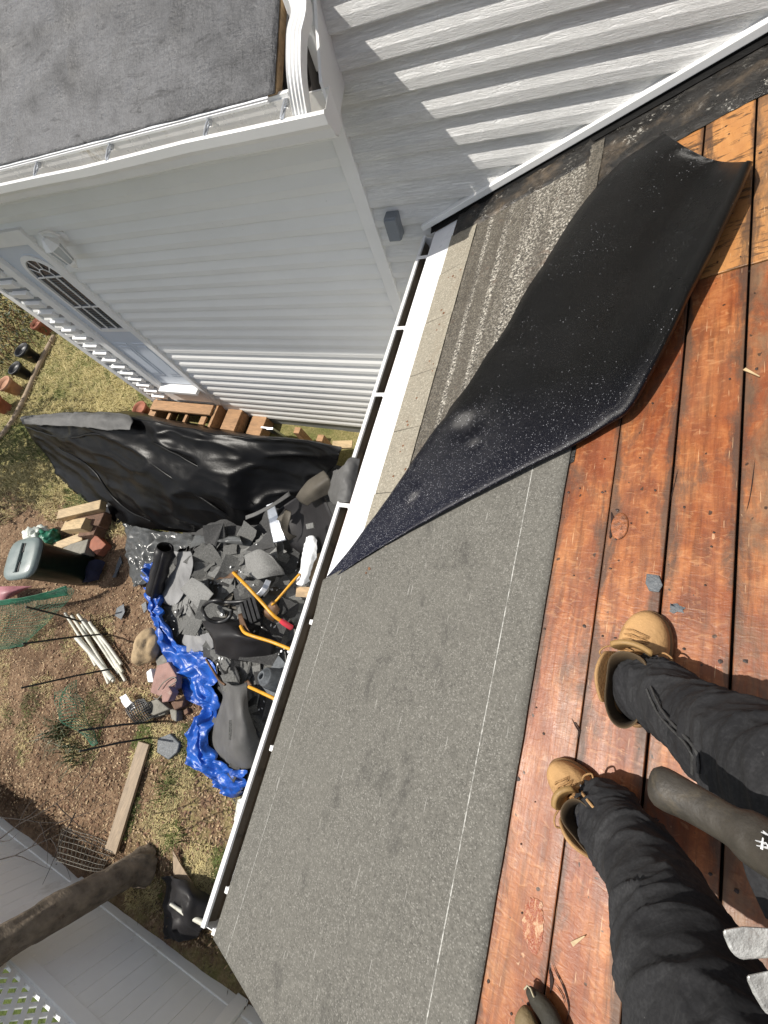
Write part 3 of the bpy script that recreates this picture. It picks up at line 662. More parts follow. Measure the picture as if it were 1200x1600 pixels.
# coach lamp beside the door
lp = Vector(at_y(92, 392, YW - 0.14))
lm = MB()
lm.lathe([(0.0, -0.02), (0.055, -0.018), (0.065, 0), (0.05, 0.012), (0.02, 0.02)], 14, Matrix.Translation((lp.x + 0.02, YW - 0.02, lp.z + 0.03)) @ Matrix.Rotation(R_(90), 4, 'X'))
lm.tube([(lp.x + 0.02, YW - 0.03, lp.z + 0.05), (lp.x + 0.01, YW - 0.08, lp.z + 0.13), (lp.x, YW - 0.14, lp.z + 0.16), (lp.x, YW - 0.145, lp.z + 0.10)], 0.012, 8)
lm.lathe([(0.012, 0.125), (0.03, 0.118), (0.05, 0.095), (0.078, 0.055), (0.082, 0.045), (0.07, 0.04)], 6, Matrix.Translation((lp.x, YW - 0.145, lp.z)), smooth=False)
for k in range(6):
    a = 2 * math.pi * k / 6
    lm.tube([(lp.x + 0.07 * math.cos(a), YW - 0.145 + 0.07 * math.sin(a), lp.z + 0.045), (lp.x + 0.045 * math.cos(a), YW - 0.145 + 0.045 * math.sin(a), lp.z - 0.10)], 0.006, 5)
lm.lathe([(0.05, -0.098), (0.05, -0.115), (0.03, -0.135), (0.012, -0.16), (0.004, -0.175)], 6, Matrix.Translation((lp.x, YW - 0.145, lp.z)), smooth=False)
lamp = lm.build('wall_lamp', WHITE2, house)
lg = MB(); lg.lathe([(0.062, 0.04), (0.04, -0.098)], 6, Matrix.Translation((lp.x, YW - 0.145, lp.z)), smooth=False)
lg.build('lamp_glass', simple('cloudy_lamp_glass', (0.5, 0.52, 0.52), 0.15, 0.1, 9), lamp)

# ---- the lower roof we stand on (deck coordinates: x up the slope, y along the eave)
seams = [-0.985, -0.833, -0.686, -0.539, -0.392, -0.245, -0.10, 0.039, 0.183, 0.331, 0.4725, 0.62, 0.765, 0.912, 1.06, 1.21, 1.36, 1.51, 1.66, 1.81, 1.96, 2.1]
bd = MB(); rid = []; acr = []
for i in range(len(seams) - 1):
    a, b = seams[i] + (0.0028 if i in (9, 10) else 0.0012), seams[i + 1] - (0.0028 if i in (8, 9) else 0.0013)
    jit = 0.02 * rnd.uniform(-1, 1)
    for y0, y1, r in ((-1.262, 1.288 + jit * 0.3, rnd.uniform(0.05, 0.95)), (1.294 + jit * 0.3, 2.355, 1.0)):
        n0 = len(bd.v)
        bd.box(((a + b) / 2, (y0 + y1) / 2, -0.0125 + rnd.uniform(-.001, .001)), (b - a, y1 - y0, 0.022), bev=0.0022)
        rid += [r] * (len(bd.v) - n0); acr += [(1.0 if v.x > (a + b) / 2 else -1.0) for v in bd.v[n0:]]
ob = bd.build('roof_boards', BOARD, house, matrix=DECK)
ac_ = ob.data.attributes.new('across', 'FLOAT', 'POINT'); ac_.data.foreach_set('value', acr)
at_ = ob.data.attributes.new('rid', 'FLOAT', 'POINT'); at_.data.foreach_set('value', rid)
sh = MB(); sh.box((0.56, 0.55, -0.05), (3.08, 3.58, 0.04)); sh.build('roof_base', simple('dark_attic', (0.01, 0.006, 0.004), 0.95, 0.2, 5), house, matrix=DECK)
nl = MB()
def disc(mb, s, y, r, o=0.0015, n=7):
    mb.add([(s + r * math.cos(2 * math.pi * k / n) * rnd.uniform(.7, 1.2), y + r * math.sin(2 * math.pi * k / n) * rnd.uniform(.7, 1.2), o) for k in range(n)] + [(s, y, o + 0.001)], [(k, (k + 1) % n, n) for k in range(n)])
for i in range(7, 16):
    for yj in [(-1.1 + 0.405 * q) for q in range(9)]:
        for sd in (0.022, 0.118):
            if rnd.random() < 0.75:
                disc(nl, seams[i] + sd + rnd.uniform(-.012, .012), yj + rnd.uniform(-.04, .04), rnd.uniform(0.003, 0.0052))
    for q in range(15): disc(nl, rnd.uniform(seams[i] + .01, seams[i + 1] - .01), rnd.uniform(-1.2, 2.0), rnd.uniform(0.0018, 0.0035))
tag(nl.build('nail_heads', simple('rusty_nail', (0.028, 0.014, 0.01), 0.6, 0.4, 40), house, matrix=DECK), kind='stuff')
# knot and splits
kn = MB(); ks = sy(968, 822)
for j, (r, o) in enumerate(((0.034, 0.0015), (0.029, 0.004), (0.024, 0.0022), (0.017, 0.0045), (0.010, 0.003))):
    pass
prof_k = [(0.036, 0.0005), (0.032, 0.004), (0.027, 0.0025), (0.022, 0.0048), (0.016, 0.0032), (0.010, 0.0045), (0.0, 0.0035)]
kn.lathe(prof_k[:-1], 22, Matrix.Translation((ks.x, ks.y, 0)) @ Matrix.Diagonal((0.62, 1.15, 1, 1)))
kn.build('knot', simple('red_knot_wood', (0.25, 0.085, 0.03), 0.5, 0.6, 60, 0.5, 80, dirt=(0.06, 0.02, 0.008), dscale=40, dthr=0.5), house, matrix=DECK)
DCR = simple('dark_crack', (0.02, 0.008, 0.005), 0.9, 0.2, 20)
def sliver(mb, pts, wd, o=0.0018):
    pts = [Vector(p) for p in spline([sy(*p) for p in pts], 6)]; L = []; Rr = []
    for i, p in enumerate(pts):
        t = (pts[min(i + 1, len(pts) - 1)] - pts[max(i - 1, 0)]).normalized(); nn = Vector((-t.y, t.x, 0))
        q = wd * math.sin(math.pi * (i + 0.3) / (len(pts) - 0.4)) * rnd.uniform(.7, 1.3)
        L.append(p + nn * q + Vector((0, 0, o))); Rr.append(p - nn * q + Vector((0, 0, o)))
    mb.grid([L, Rr], smooth=False)
for ps, wd in (([(955, 800), (958, 820), (953, 842)], .006), ([(962, 822), (972, 828), (982, 822)], .0012), ([(966, 822), (970, 836)], .001),
               ([(862, 1500), (870, 1520), (882, 1545), (889, 1575), (885, 1598)], .0016), ([(858, 1512), (862, 1530), (860, 1552)], .0035), ([(866, 1535), (878, 1552), (884, 1570)], .0012),
               ([(900, 1130), (905, 1140), (903, 1155)], .002), ([(893, 1122), (903, 1140), (908, 1142)], .0015), ([(1060, 730), (1052, 764), (1048, 782)], .0009), ([(1180, 715), (1173, 770), (1166, 800)], .0009)):
    cr_ = MB(); sliver(cr_, ps, wd); cr_.build('board_split', DCR, house, matrix=DECK)
def decal(name, poly, mat, o=0.0012, jag=0.003, label=None):
    pts = [sy(*p) for p in poly]; pts = spline(pts + [pts[0]], 5)[:-1]
    pts = [p + Vector((rnd.uniform(-jag, jag), rnd.uniform(-jag, jag), 0)) for p in pts]
    c = sum(pts, Vector()) / len(pts); n = len(pts)
    mb = MB(); mb.add([Vector((p.x, p.y, 0.0003)) for p in pts] + [c + (p - c) * .7 + Vector((0, 0, o)) for p in pts] + [Vector((c.x, c.y, o * 1.3))],
                      [(i, (i + 1) % n, (i + 1) % n + n, i + n) for i in range(n)] + [(i + n, (i + 1) % n + n, 2 * n) for i in range(n)], True)
    x = mb.build(name, mat, house, matrix=DECK)
    if label: x['label'] = label
m, t_, b_ = newmat('raw_red_wood_scar'); k_ = NT(t_)
k_.l(k_.ramp(k_.noise(55, 6, 0.7, 1.0, stretch=(1, .4, 1)), [(0.36, (0.48, 0.30, 0.18)), (0.46, (0.25, 0.055, 0.022)), (0.54, (0.33, 0.11, 0.045)), (0.62, (0.50, 0.30, 0.17))]), b_.inputs['Base Color'])
b_.inputs['Roughness'].default_value = 0.3; k_.l(k_.bump(k_.noise(70, 5, 0.7), 0.8, 0.006), b_.inputs['Normal'])
decal('wood_scar', [(830, 1402), (845, 1410), (850, 1440), (846, 1470), (836, 1492), (824, 1478), (816, 1450), (820, 1418)], m, label='raw red scar on a roof board')
decal('tar_spot', [(1045, 944), (1062, 945), (1070, 951), (1065, 957), (1048, 956)], SLATE)
# rake trim, gutter-side drip edge, starter shingles, worn shingles, tar, flashing
rk = MB(); rk.box((-0.85, -1.272, -0.012), (0.24, 0.016, 0.03), bev=0.002); rk.build('rake_drip_edge', DRIP, house, matrix=DECK)
rk = MB(); rk.box((0.70, -1.270, -0.013), (2.84, 0.010, 0.022)); rk.build('rake_board_edge', RAW, house, matrix=DECK)
rk = MB(); rk.box((0.60, -1.242, -0.10), (3.0, 0.03, 0.14)); rk.build('rake_fascia', WHITE2, house, matrix=DECK)
de = MB(); n = 18
rows = []
for i in range(n + 1):
    y = -1.262 + 3.56 * i / n; wv = 0.0015 * math.sin(i * 1.3)
    rows.append([Vector((s_, y, o_ + wv)) for s_, o_ in ((-0.985, -0.05), (-0.984, -0.004), (-0.975, 0.004), (-0.815, 0.0045))])
de.grid(rows, False); de.build('drip_edge', DRIP, house, solid=0.001, matrix=DECK)
st = MB(); yy = 0.05; k = 0
ycut = [0.30, 0.34, 0.56, 0.89, 1.21, 1.545, 1.88, 2.17]
for a, b in zip(ycut[:-1], ycut[1:]):
    e = rnd.uniform(-.004, .004)
    st.quadbox([(-0.816 + e, a + .002, 0.0062), (-0.648, a + .012, 0.0062), (-0.650, b - .002 + .012, 0.0062), (-0.818 + e, b - .002, 0.0062)], (0, 0, 0.003))
st.build('starter_shingles', STARTER, house, matrix=DECK)
rn = MB()
for b in ycut[1:-1]:
    for q in range(4): disc(rn, -0.70 + rnd.uniform(-.05, .035), b + rnd.uniform(-.16, .12), rnd.uniform(.004, .008), 0.0098)
rn.build('rust_spots', simple('rust_spot', (0.16, 0.07, 0.03), 0.8, 0.4, 60), house, matrix=DECK)
ub = MB(); ub.grid([[Vector((s_, y, 0.0025 + .0006 * noise.noise(Vector((s_ * 9, y * 9, 0))))) for y in (0.15 + max(0, s_ + .8) * .6, 1.0, 1.6, 2.33)] for s_ in (-.81, -.6, -.4, -.2, 0.0, .06)]); ub.build('old_underlay', TAR, house, matrix=DECK)
osg = MB()
strips = [(-0.648, -0.565, 0.0045), (-0.572, -0.46, 0.0070), (-0.468, -0.36, 0.0090), (-0.366, -0.235, 0.0110), (-0.242, -0.03, 0.0125)]
for si, (a, b, o_) in enumerate(strips):
    rows = []
    for j in range(56):
        ys0 = 0.10 + ((a + b) / 2 + 0.98) * 0.665 + 0.05; y = ys0 + (2.27 - ys0) * j / 55
        w1 = 0.006 * noise.noise(Vector((y * 7, si * 3.1, 0))) + 0.003 * noise.noise(Vector((y * 30, si, 2)))
        rr = [Vector((a + w1, y, 0.003))]
        for i in range(7):
            s_ = a + w1 + (b - a) * i / 6
            rr.append(Vector((s_, y, o_ + 0.0015 * noise.noise(Vector((s_ * 30, y * 30, si))))))
        rr.append(Vector((b + 0.004 * noise.noise(Vector((y * 9, si * 5.1, 7))), y, 0.003)))
        rows.append(rr)
    osg.grid(rows, smooth=False)
osg.build('worn_shingles', OLDSH, house, matrix=DECK)
tr = MB(); rows = []
for j in range(120):
    s_ = -0.80 + 2.90 * j / 119
    lo = (2.15 if s_ < -0.09 else 1.97) + 0.02 * noise.noise(Vector((s_ * 6, 1, 0))) + 0.01 * noise.noise(Vector((s_ * 23, 1, 0))) - (0.0 * s_)  + 0.06 * sstep(0.05, 0.2, s_)
    rr = []
    for i in range(13):
        y = lo + (2.335 - lo) * i / 12
        h = 0.0155 if s_ < -0.09 else 0.007
        rr.append(Vector((s_, y, (h if i else 0.001) + 0.006 * max(-.6, noise.noise(Vector((s_ * 12, y * 17, 3)))) + 0.004 * max(-.8, noise.noise(Vector((s_ * 40, y * 45, 3)))))))
    rows.append(rr)
tr.grid(rows); tr.build('tar_strip', TAR, house, matrix=DECK)
fl = MB()
fl.grid([[Vector((s_, 2.352 + dy_, o_)) for s_ in (-1.0, 0, 1, 2.1)] for dy_, o_ in ((-0.060, 0.012), (-0.026, 0.020), (-0.020, 0.045))], False)
fl.build('step_flashing', simple('black_flashing', (0.006, 0.006, 0.006), 0.5, 0.3, 20, 0.2, 60, spec=.15), house, solid=0.003, matrix=DECK)
fl = MB(); fl.box((0.52, 2.337, 0.046), (3.14, 0.040, 0.032), bev=0.003)
fl.build('wall_flashing_trim', WHITE, house, matrix=DECK)
lp_ = [(-0.893, -1.768), (-0.893, -1.862), (-0.935, -1.868), (-0.952, -1.85), (-0.958, -1.81), (-0.975, -1.79), (-0.980, -1.757), (-0.976, -1.751), (-0.962, -1.753), (-0.960, -1.764)]
li_ = [(-0.897, -1.770), (-0.897, -1.855), (-0.935, -1.860), (-0.949, -1.845), (-0.954, -1.81), (-0.970, -1.788), (-0.974, -1.764)]
gl_ = gutter(lp_, li_, 'y', -1.285, 2.30, GUTDIRT, None)
for px, py in ((664, 402), (617, 513), (595, 617), (540, 790), (487, 972), (421, 1167), (355, 1390), (336, 1456)):
    y = at_z(px, py, -1.752).y
    h = MB(); ln_ = 0.085 if py < 800 else 0.035; h.box((-0.893 - ln_ / 2 + .005, y, -1.750), (ln_, 0.022, 0.006), rot=Euler((0, 0, R_(4))), bev=0.002); h.box((-0.905, y, -1.756), (0.02, 0.024, 0.012), bev=0.002)
    h.build('gutter_strap', WHITE, gl_)
sf = MB(); sf.box((-0.86, 0.52, -1.80), (0.03, 3.5, 0.14)); sf.box((-0.835, 0.52, -1.868), (0.06, 3.5, 0.014)); sf.build('eave_fascia', WHITE, house)
# ------------------------------------------------------------------ roof membrane with its folded flap
rm = empty('roof_membrane', dk(-0.45, -0.4), 'grey mineral roofing membrane rolled along the eave, its black underside folded back', 'roofing membrane')
rows = []
NS, NY = 40, 70
for j in range(NY + 1):
    rr = []
    for i in range(NS + 1):
        s_ = -0.972 + 1.018 * i / NS
        yf = 0.115 + (s_ + 0.98) * 0.672
        y = -1.275 + (yf + 1.275) * j / NY
        z = 0.0075 + 0.0012 * noise.noise(Vector((s_ * 3, y * 2, 2)))
        if i == NS: s_ += 0.002 * noise.noise(Vector((y * 8, 3, 1)))
        e = 0.5 * sstep(0.86, 1.0, j / NY) * (1 - sstep(0, 0.16, i / NS)); z += 0.03 * e
        rr.append(Vector((s_, y, z)))
    rows.append(rr)
mb = MB(); mb.grid(rows); mb.build('laid_sheet', MEMB, rm, solid=0.004, matrix=DECK)
L_ = [(510, 902), (553, 850), (632, 738), (694, 650), (735, 595), (762, 552), (790, 510), (832, 438), (902, 330), (962, 260), (1006, 228), (1038, 208)]
Q_ = [(518, 906), (602, 852), (702, 796), (802, 744), (892, 698), (950, 664), (984, 640), (1022, 578), (1086, 448), (1132, 358), (1162, 292), (1177, 252)]
vs_ = [0, .05, .22, .45, .62, .78, .90, .975, 1.0, .985, .93]
h_lo = [.010, .022, .027, .030, .030, .036, .042, .038, .026, .014, .011]
h_up = [.012, .034, .042, .036, .020, .048, .090, .088, .058, .026, .014]
h_en = [.020, .050, .060, .030, .014, .050, .098, .092, .058, .026, .014]
rows = []
for i, (a, b) in enumerate(zip(L_, Q_)):
    t = sstep(4, 8, i); t2 = sstep(8, 11, i); tip = 0.35 + 0.65 * sstep(0, 3, i)
    rr = []
    for v, h0, h1, h2 in zip(vs_, h_lo, h_up, h_en):
        h = ((h0 + (h1 - h0) * t) * (1 - t2) + h2 * t2) * tip
        px, py = a[0] + (b[0] - a[0]) * v, a[1] + (b[1] - a[1]) * v
        if i == 11: py += 13 * math.sin(math.pi * min(1, v)) * (1.3 if v > .2 else 1)
        rr.append(sy(px, py, max(h, .009)))
    rows.append(rr)
_h = (-SUN - ray(722, 655).normalized()).normalized(); _l = DECK.to_3x3().transposed() @ _h; GL = (-_l.x / _l.z, -_l.y / _l.z)
fg = patch(rows, 14, 16, 0.003, 5.0, seed=2)
for r_ in fg:                                       # dents and creases pressed into the film
    for p in r_:
        for (qx, qy, ra) in ((722, 655, .07), (740, 690, .035), (690, 640, .035), (645, 775, .03)):
            c_ = sy(qx, qy, .03); dx_, dy_ = p.x - c_.x, p.y - c_.y; p.z += (GL[0] * dx_ + GL[1] * dy_) * math.exp(-(dx_ * dx_ + dy_ * dy_) / ra ** 2)
        for (qx, qy, am, ra) in ( (640, 770, .006, .04), (870, 560, -.008, .10), (960, 420, .006, .12)):
            c_ = sy(qx, qy, .03); p.z += am * math.exp(-((p.x - c_.x) ** 2 + (p.y - c_.y) ** 2) / ra ** 2)
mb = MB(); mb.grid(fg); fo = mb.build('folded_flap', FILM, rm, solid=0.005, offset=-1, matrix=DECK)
fo['label'] = 'shiny black underside folded over'
def edge_line(mb, a_pts, r):
    mb.tube(a_pts, r, 6)
mb = MB(); mb.tube([p + Vector((0.001, -0.001, -0.003)) for p in spline([r[9] for r in rows[5:]], 6)], 0.0014, 5); mb.build('selvage_edge', simple('tan_edge', (0.07, 0.045, 0.015), .7), rm, matrix=DECK)

# slate chips on the boards
def chip(poly, off, name, label, cat, mat=SLATE, group=None):
    pts = [sy(*p) for p in poly]; mb = MB(); n = len(pts)
    mb.add([Vector((p.x, p.y, 0.002)) for p in pts] + [Vector((p.x, p.y, off)) for p in pts], [list(range(n))[::-1], list(range(n, 2 * n))] + [(i, (i + 1) % n, (i + 1) % n + n, i + n) for i in range(n)])
    o = mb.build(name, mat, matrix=DECK, bevel=0.001)
    return tag(o, label, cat, group)
chip([(1011, 897), (1030, 900), (1036, 915), (1030, 926), (1015, 924), (1009, 912)], 0.006, 'shingle_chip', 'small blue grey shingle chip lying on the red boards above the boot toe', 'shingle chip')
# wood slivers
for a, b, lab in (((1163, 577), (1187, 589), 'pale wood sliver on the boards by the right edge of the photo'), ((894, 1475), (914, 1462), 'pale wood sliver on the boards left of the lower trouser leg')):
    p, q = sy(*a, .004), sy(*b, .004); d = (q - p); nn = Vector((-d.y, d.x, 0)).normalized() * 0.004
    mb = MB(); mb.quadbox([p - nn, q - nn * .2, q + nn * .2, p + nn], (0, 0, 0.003)); tag(mb.build('wood_sliver', PINE, matrix=DECK), lab, 'wood sliver')

# ------------------------------------------------------------------ the person
ps = empty('person', on_deck(1000, 1180), 'person in black jeans and unlaced tan work boots standing on the red boards', 'person')
def boot(toe, heel, width_k, flip):
    T, Hl = sy(*toe, 0.035), sy(*heel, 0.012)
    d = Vector((T.x - Hl.x, T.y - Hl.y, 0)); L = d.length; a = math.atan2(d.y, d.x)
    M = DECK @ Matrix.Translation((Hl.x, Hl.y, 0.001)) @ Matrix.Rotation(a, 4, 'Z')
    def ring(xh, xt, wk, z, tilt=0.0, N=18):
        P = []
        for sd in (1, -1):
            for k in range(N + 1):
                u = (1 - math.cos(math.pi * k / N)) / 2
                if sd < 0: u = 1 - u
                if k == N: continue
                X = xh + (xt - xh) * u
                uu = X / L
                base = (0.033 + 0.017 * sstep(0.30, 0.72, uu)) * L / 0.27
                rnd_ = max(0.0, 1 - abs(2 * u - 1) ** (3.2 if u > .5 else 2.6)) ** 0.5
                curve = 0.006 * flip * sstep(.5, 1, uu)
                P.append(Vector((X, sd * base * wk * width_k * rnd_ + curve, z + tilt * (uu - 0.3))))
        return P
    so = MB(); so.grid([ring(-.004, L, 1.0, 0.0), ring(-.007, L + .005, 1.07, 0.006), ring(-.007, L + .005, 1.07, 0.024), ring(-.002, L, 1.0, 0.027)], closed=True)
    so.add(ring(-.004, L, 1.0, 0.0), [list(range(36))[::-1]]); so.add(ring(-.002, L, 1.0, .027), [list(range(36))])
    up = MB(); S = L / 0.27
    sl_ = [(0, 1.0, 1.0, .025), (-.002, 1.0, 1.02, .038), (0, .993, 1.0, .052), (.0, .965, .95, .064), (.002, .90, .86, .073), (.004, .79, .76, .080), (.004, .70, .70, .088), (.003, .62, .70, .098), (.0, .56, .74, .112), (-.003, .53, .84, .130), (-.006, .54, .95, .150), (-.010, .56, 1.05, .166)]
    rows = [ring(x, L * t, wk, z * (0.9 + .1 * S)) for x, t, wk, z in sl_]
    for ri, r in enumerate(rows):
        for p in r:
            q = noise.noise_vector(p * 38 + Vector((flip * 3, 0, 0))); p += q * (0.0018 if ri > 1 else 0.0004)
            if 4 <= ri <= 8: p.z += 0.0022 * math.sin(p.x * 260)
    up.grid(rows, closed=True)
    b = up.build('boot', LEATHER, ps, matrix=M, subd=1)
    so.build('sole', SOLE, b, matrix=M)
    ln = MB(); ln.grid([ring(-.010, L * .56, 1.05, .166), ring(-.007, L * .55, .98, .1675), ring(0, L * .51, .9, .15), ring(.006, L * .50, .74, .11), ring(.01, L * .50, .7, .06)], closed=True)
    ln.build('lining', LINING, b, matrix=M, subd=1)
    # padded tongue / collar flap thrown open to the front
    tg = MB(); rws = []
    for i in range(7):
        t = i / 6; rr = []
        for k in range(9):
            v = (k - 4) / 4
            wd = (0.026 + 0.018 * t) * S
            rr.append(Vector((L * (.66 - .10 * t) + 0.02 * t * t - .012 * abs(v) ** 2, wd * v, 0.086 + 0.085 * t - 0.012 * v * v + 0.004 * math.sin(4 * t))))
        rws.append(rr)
    tg.grid(rws); tg.build('tongue', LEATHER_IN, b, solid=0.010, offset=0, subd=1, matrix=M)
    for sd in (1, -1):
        cf = MB(); rws = []
        for i in range(6):
            t = i / 5; rr = []
            for k in range(7):
                v = k / 6
                X = L * (.56 - .42 * v); bulge = math.sin(math.pi * min(1, v * .9 + .1))
                rr.append(Vector((X - .01 * t, sd * (0.036 + .018 * t * (0.7 + .6 * bulge)) * S, 0.10 + 0.075 * t * (.55 + .45 * bulge))))
            rws.append(rr)
        cf.grid(rws); cf.build('collar_flap', LEATHER, b, solid=0.005, offset=0, subd=1, matrix=M)
    lc = MB()
    for i in range(5):
        x = L * (.735 - .045 * i); z = 0.081 + .0048 * i + (0.004 if i > 2 else 0)
        yk = .034 * S
        for dx in (0.012, -0.004):
            pts = [(x, -yk, z - .012), (x + dx * .3, -yk * .5, z + .003), (x + dx * .6, 0, z + .0065), (x + dx, yk * .5, z + .003), (x + dx, yk, z - .012)]
            lc.tube(spline([Vector(p) for p in pts], 4), 0.0021, 6)
    for pts in ([(L * .60, .036, .10), (L * .58, .06, .105), (L * .52, .075, .10), (L * .47, .068, .085)], [(L * .60, -.036, .10), (L * .63, -.055, .105), (L * .60, -.07, .10), (L * .56, -.066, .10)]):
        lc.tube(spline([Vector(p) for p in pts], 5), 0.0022, 6)
    lc.build('laces', LACE, b, matrix=M)
    ey = MB()
    for i in range(5):
        for sd in (1, -1):
            x = L * (.735 - .045 * i)
            ey.lathe([(0.0045, 0), (0.0045, .003), (.002, .004)], 8, Matrix.Translation((x, sd * .036 * S, .064 + .005 * i)) @ Matrix.Rotation(-sd * .7, 4, 'X'))
    ey.build('eyelets', STEEL, b, matrix=M)
    return M, L
M1, L1 = boot((1010, 955), (994, 1132), 1.10, -1)
M2, L2 = boot((864, 1190), (984, 1322), 1.24, 1)
# trousers, one continuous surface grown on a skeleton
A1 = M1 @ Vector((L1 * .30, 0, .14)); A2 = M2 @ Vector((L2 * .30, 0, .14))
def skin_mesh(name, nodes, edges, mat, parent, subd=2, post=None):
    me = bpy.data.meshes.new(name + '_skel'); me.from_pydata([tuple(n[0]) for n in nodes], edges, []); me.update()
    o = bpy.data.objects.new(name + '_skel', me); COL.objects.link(o)
    sk = o.modifiers.new('skin', 'SKIN'); sk.use_smooth_shade = True
    for v, n in zip(me.skin_vertices[0].data, nodes):
        v.radius = n[1] if isinstance(n[1], tuple) else (n[1], n[1])
    me.skin_vertices[0].data[0].use_root = True
    m = o.modifiers.new('sub', 'SUBSURF'); m.levels = m.render_levels = subd
    dg = bpy.context.evaluated_depsgraph_get(); ev = o.evaluated_get(dg)
    nm = bpy.data.meshes.new_from_object(ev); nm.name = name
    bpy.data.objects.remove(o); bpy.data.meshes.remove(me)
    if post:
        nm.update(); nrm = [v.normal.copy() for v in nm.vertices]
        for v, n_ in zip(nm.vertices, nrm): v.co = v.co + n_ * post(v.co)
    for p in nm.polygons: p.use_smooth = True
    nm.materials.clear(); nm.materials.append(mat); nm.update()
    r = bpy.data.objects.new(name, nm); COL.objects.link(r)
    if parent: own(r, parent)
    return r
N1 = [on_deck(1017, 1079, .105), on_deck(1092, 1128, .24), on_deck(1165, 1178, .38), on_deck(1245, 1222, .50)]
N2 = [on_deck(957, 1284, .10), on_deck(1016, 1368, .24), on_deck(1062, 1490, .38), on_deck(1105, 1640, .50)]
PEL = (N1[3] + N2[3]) / 2 + Vector((0.17, -0.10, 0.36))
h1 = PEL + Vector((0.02, 0.10, -0.04)); h2 = PEL + Vector((0.0, -0.10, -0.04))
nodes = [(PEL, .12), (h1, .115), ((h1 + N1[3]) / 2, .100), (N1[3], .088), (N1[2], .083), (N1[1], .076), (N1[0], .077), (N1[0] + (N1[0] - N1[1]) * .55, .062),
         (h2, .115), ((h2 + N2[3]) / 2, .104), (N2[3], .096), (N2[2], .090), (N2[1], .077), (N2[0], .074), (N2[0] + (N2[0] - N2[1]) * .5, .062), (PEL + Vector((.02, 0, .13)), .13)]
edges = [(0, 1), (1, 2), (2, 3), (3, 4), (4, 5), (5, 6), (6, 7), (0, 8), (8, 9), (9, 10), (10, 11), (11, 12), (12, 13), (13, 14), (0, 15)]
def wrinkle(p):
    q = Vector((p.x * 7, p.y * 9, p.z * 20)) + noise.noise_vector(p * 8) * .8
    low = 1 + 1.0 * sstep(-0.95, -1.15, p.z)
    r1 = (1 - abs(noise.noise(q))) ** 4; r2 = (1 - abs(noise.noise(q * 2.2 + Vector((3, 1, 4))))) ** 4
    return (0.0085 * (r1 - .45) + 0.0028 * (r2 - .45)) * low + 0.007 * noise.noise(p * 8)
tro = skin_mesh('trousers', nodes, edges, DENIM, ps, 5, wrinkle)
from mathutils.bvhtree import BVHTree
bv = BVHTree.FromPolygons([v.co for v in tro.data.vertices], [tuple(p.vertices) for p in tro.data.polygons])
def on_cloth(px, py):
    h_ = bv.ray_cast(Vector((0, 0, 0)), ray(px, py).normalized()); return (h_[0] + h_[1] * .0022) if h_[0] else None
for line in ([(1012, 1078), (1028, 1112), (1050, 1138), (1072, 1160), (1084, 1182), (1084, 1208)], [(1018, 1074), (1034, 1108), (1056, 1134), (1078, 1156), (1092, 1180), (1093, 1208)]):
    pts = [on_cloth(*q) for q in line]; pts = [q for q in pts if q]
    if len(pts) > 2:
        mb = MB(); mb.tube(spline(pts, 2), .0024, 5); mb.build('stitched_seam', simple('grey_seam_thread', (.045, .045, .045), .9, .4, 200), tro)
# stitched seam running up the nearer trouser leg
# socks
for M_, L__, N_, dx in ((M1, L1, N1, (-.012, .008)), (M2, L2, N2, (-.004, .0))):
    q0 = M_ @ Vector((L__ * .27, 0, .03)); q1 = M_ @ Vector((L__ * .29, .006, .10)); q2 = N_[0] + Vector((-.012, .004, .035))
    mb = MB(); mb.tube(spline([q0, q1, q2], 6), 0.036, 18); mb.build('sock', SOCK, ps)
# jacket above the waist (out of the picture, behind the camera)
J = [(PEL + Vector((.02, 0, .10)), (.15, .12)), (PEL + Vector((.05, 0, .25)), (.16, .12)), (PEL + Vector((.10, 0, .42)), (.17, .12)), (PEL + Vector((.12, 0, .50)), (.09, .08))]
skin_mesh('jacket', J, [(0, 1), (1, 2), (2, 3)], simple('dark_jacket', (0.03, 0.03, 0.035), .9, .2, 8), ps, 2)

# hammer hanging from the belt, its rubber grip towards us
hm = empty('hammer', at_d(1012, 1222, .46), 'hammer with a worn black rubber grip hanging from the belt between the legs', 'hammer')
gp_ = spline([at_d(1016, 1222, .47), at_d(1060, 1243, .445), at_d(1105, 1268, .42), at_d(1150, 1295, .395), at_d(1200, 1325, .37), at_d(1270, 1365, .33), at_d(1340, 1405, .30)], 5)
rr = [0.006, .0175, .0215, .0222, .0218, .021, .0205, .020, .0198, .0195, .0192, .019, .0188, .0186, .0186, .0192, .0215, .0235, .0240, .0242, .0240, .0238, .0235, .023, .022, .021, .02, .019, .018, .017, .016]
mb = MB(); mb.tube(gp_, rr[:len(gp_)], 16, flat=0.8); mb.build('grip', RUBBER, hm)
mb = MB(); mb.tube([gp_[-2], gp_[-1] + (gp_[-1] - gp_[-2]) * 4], .011, 12); mb.tube([gp_[-1] + (gp_[-1] - gp_[-2]) * 4 + Vector((-.05, .02, 0)), gp_[-1] + (gp_[-1] - gp_[-2]) * 4 + Vector((.05, -.02, 0))], .015, 12); mb.build('hammer_head', STEEL, hm)
mb = MB()
def mark(a, b, wd, dep):
    p, q = at_d(*a, dep), at_d(*b, dep); d = (q - p); v = ray(*a).normalized(); nn = d.cross(v).normalized() * wd
    mb.quadbox([p - nn * .4, q - nn, q + nn, p + nn * .4], v * 0.004)
for a, b in (((1189, 1300), (1204, 1306)), ((1192, 1298), (1198, 1304)), ((1180, 1313), (1196, 1318)), ((1182, 1321), (1200, 1325)), ((1192, 1309), (1190, 1327)), ((1196, 1316), (1206, 1331))): mark(a, b, .0009, .348)
mb.build('grip_emblem', PAPER, hm)
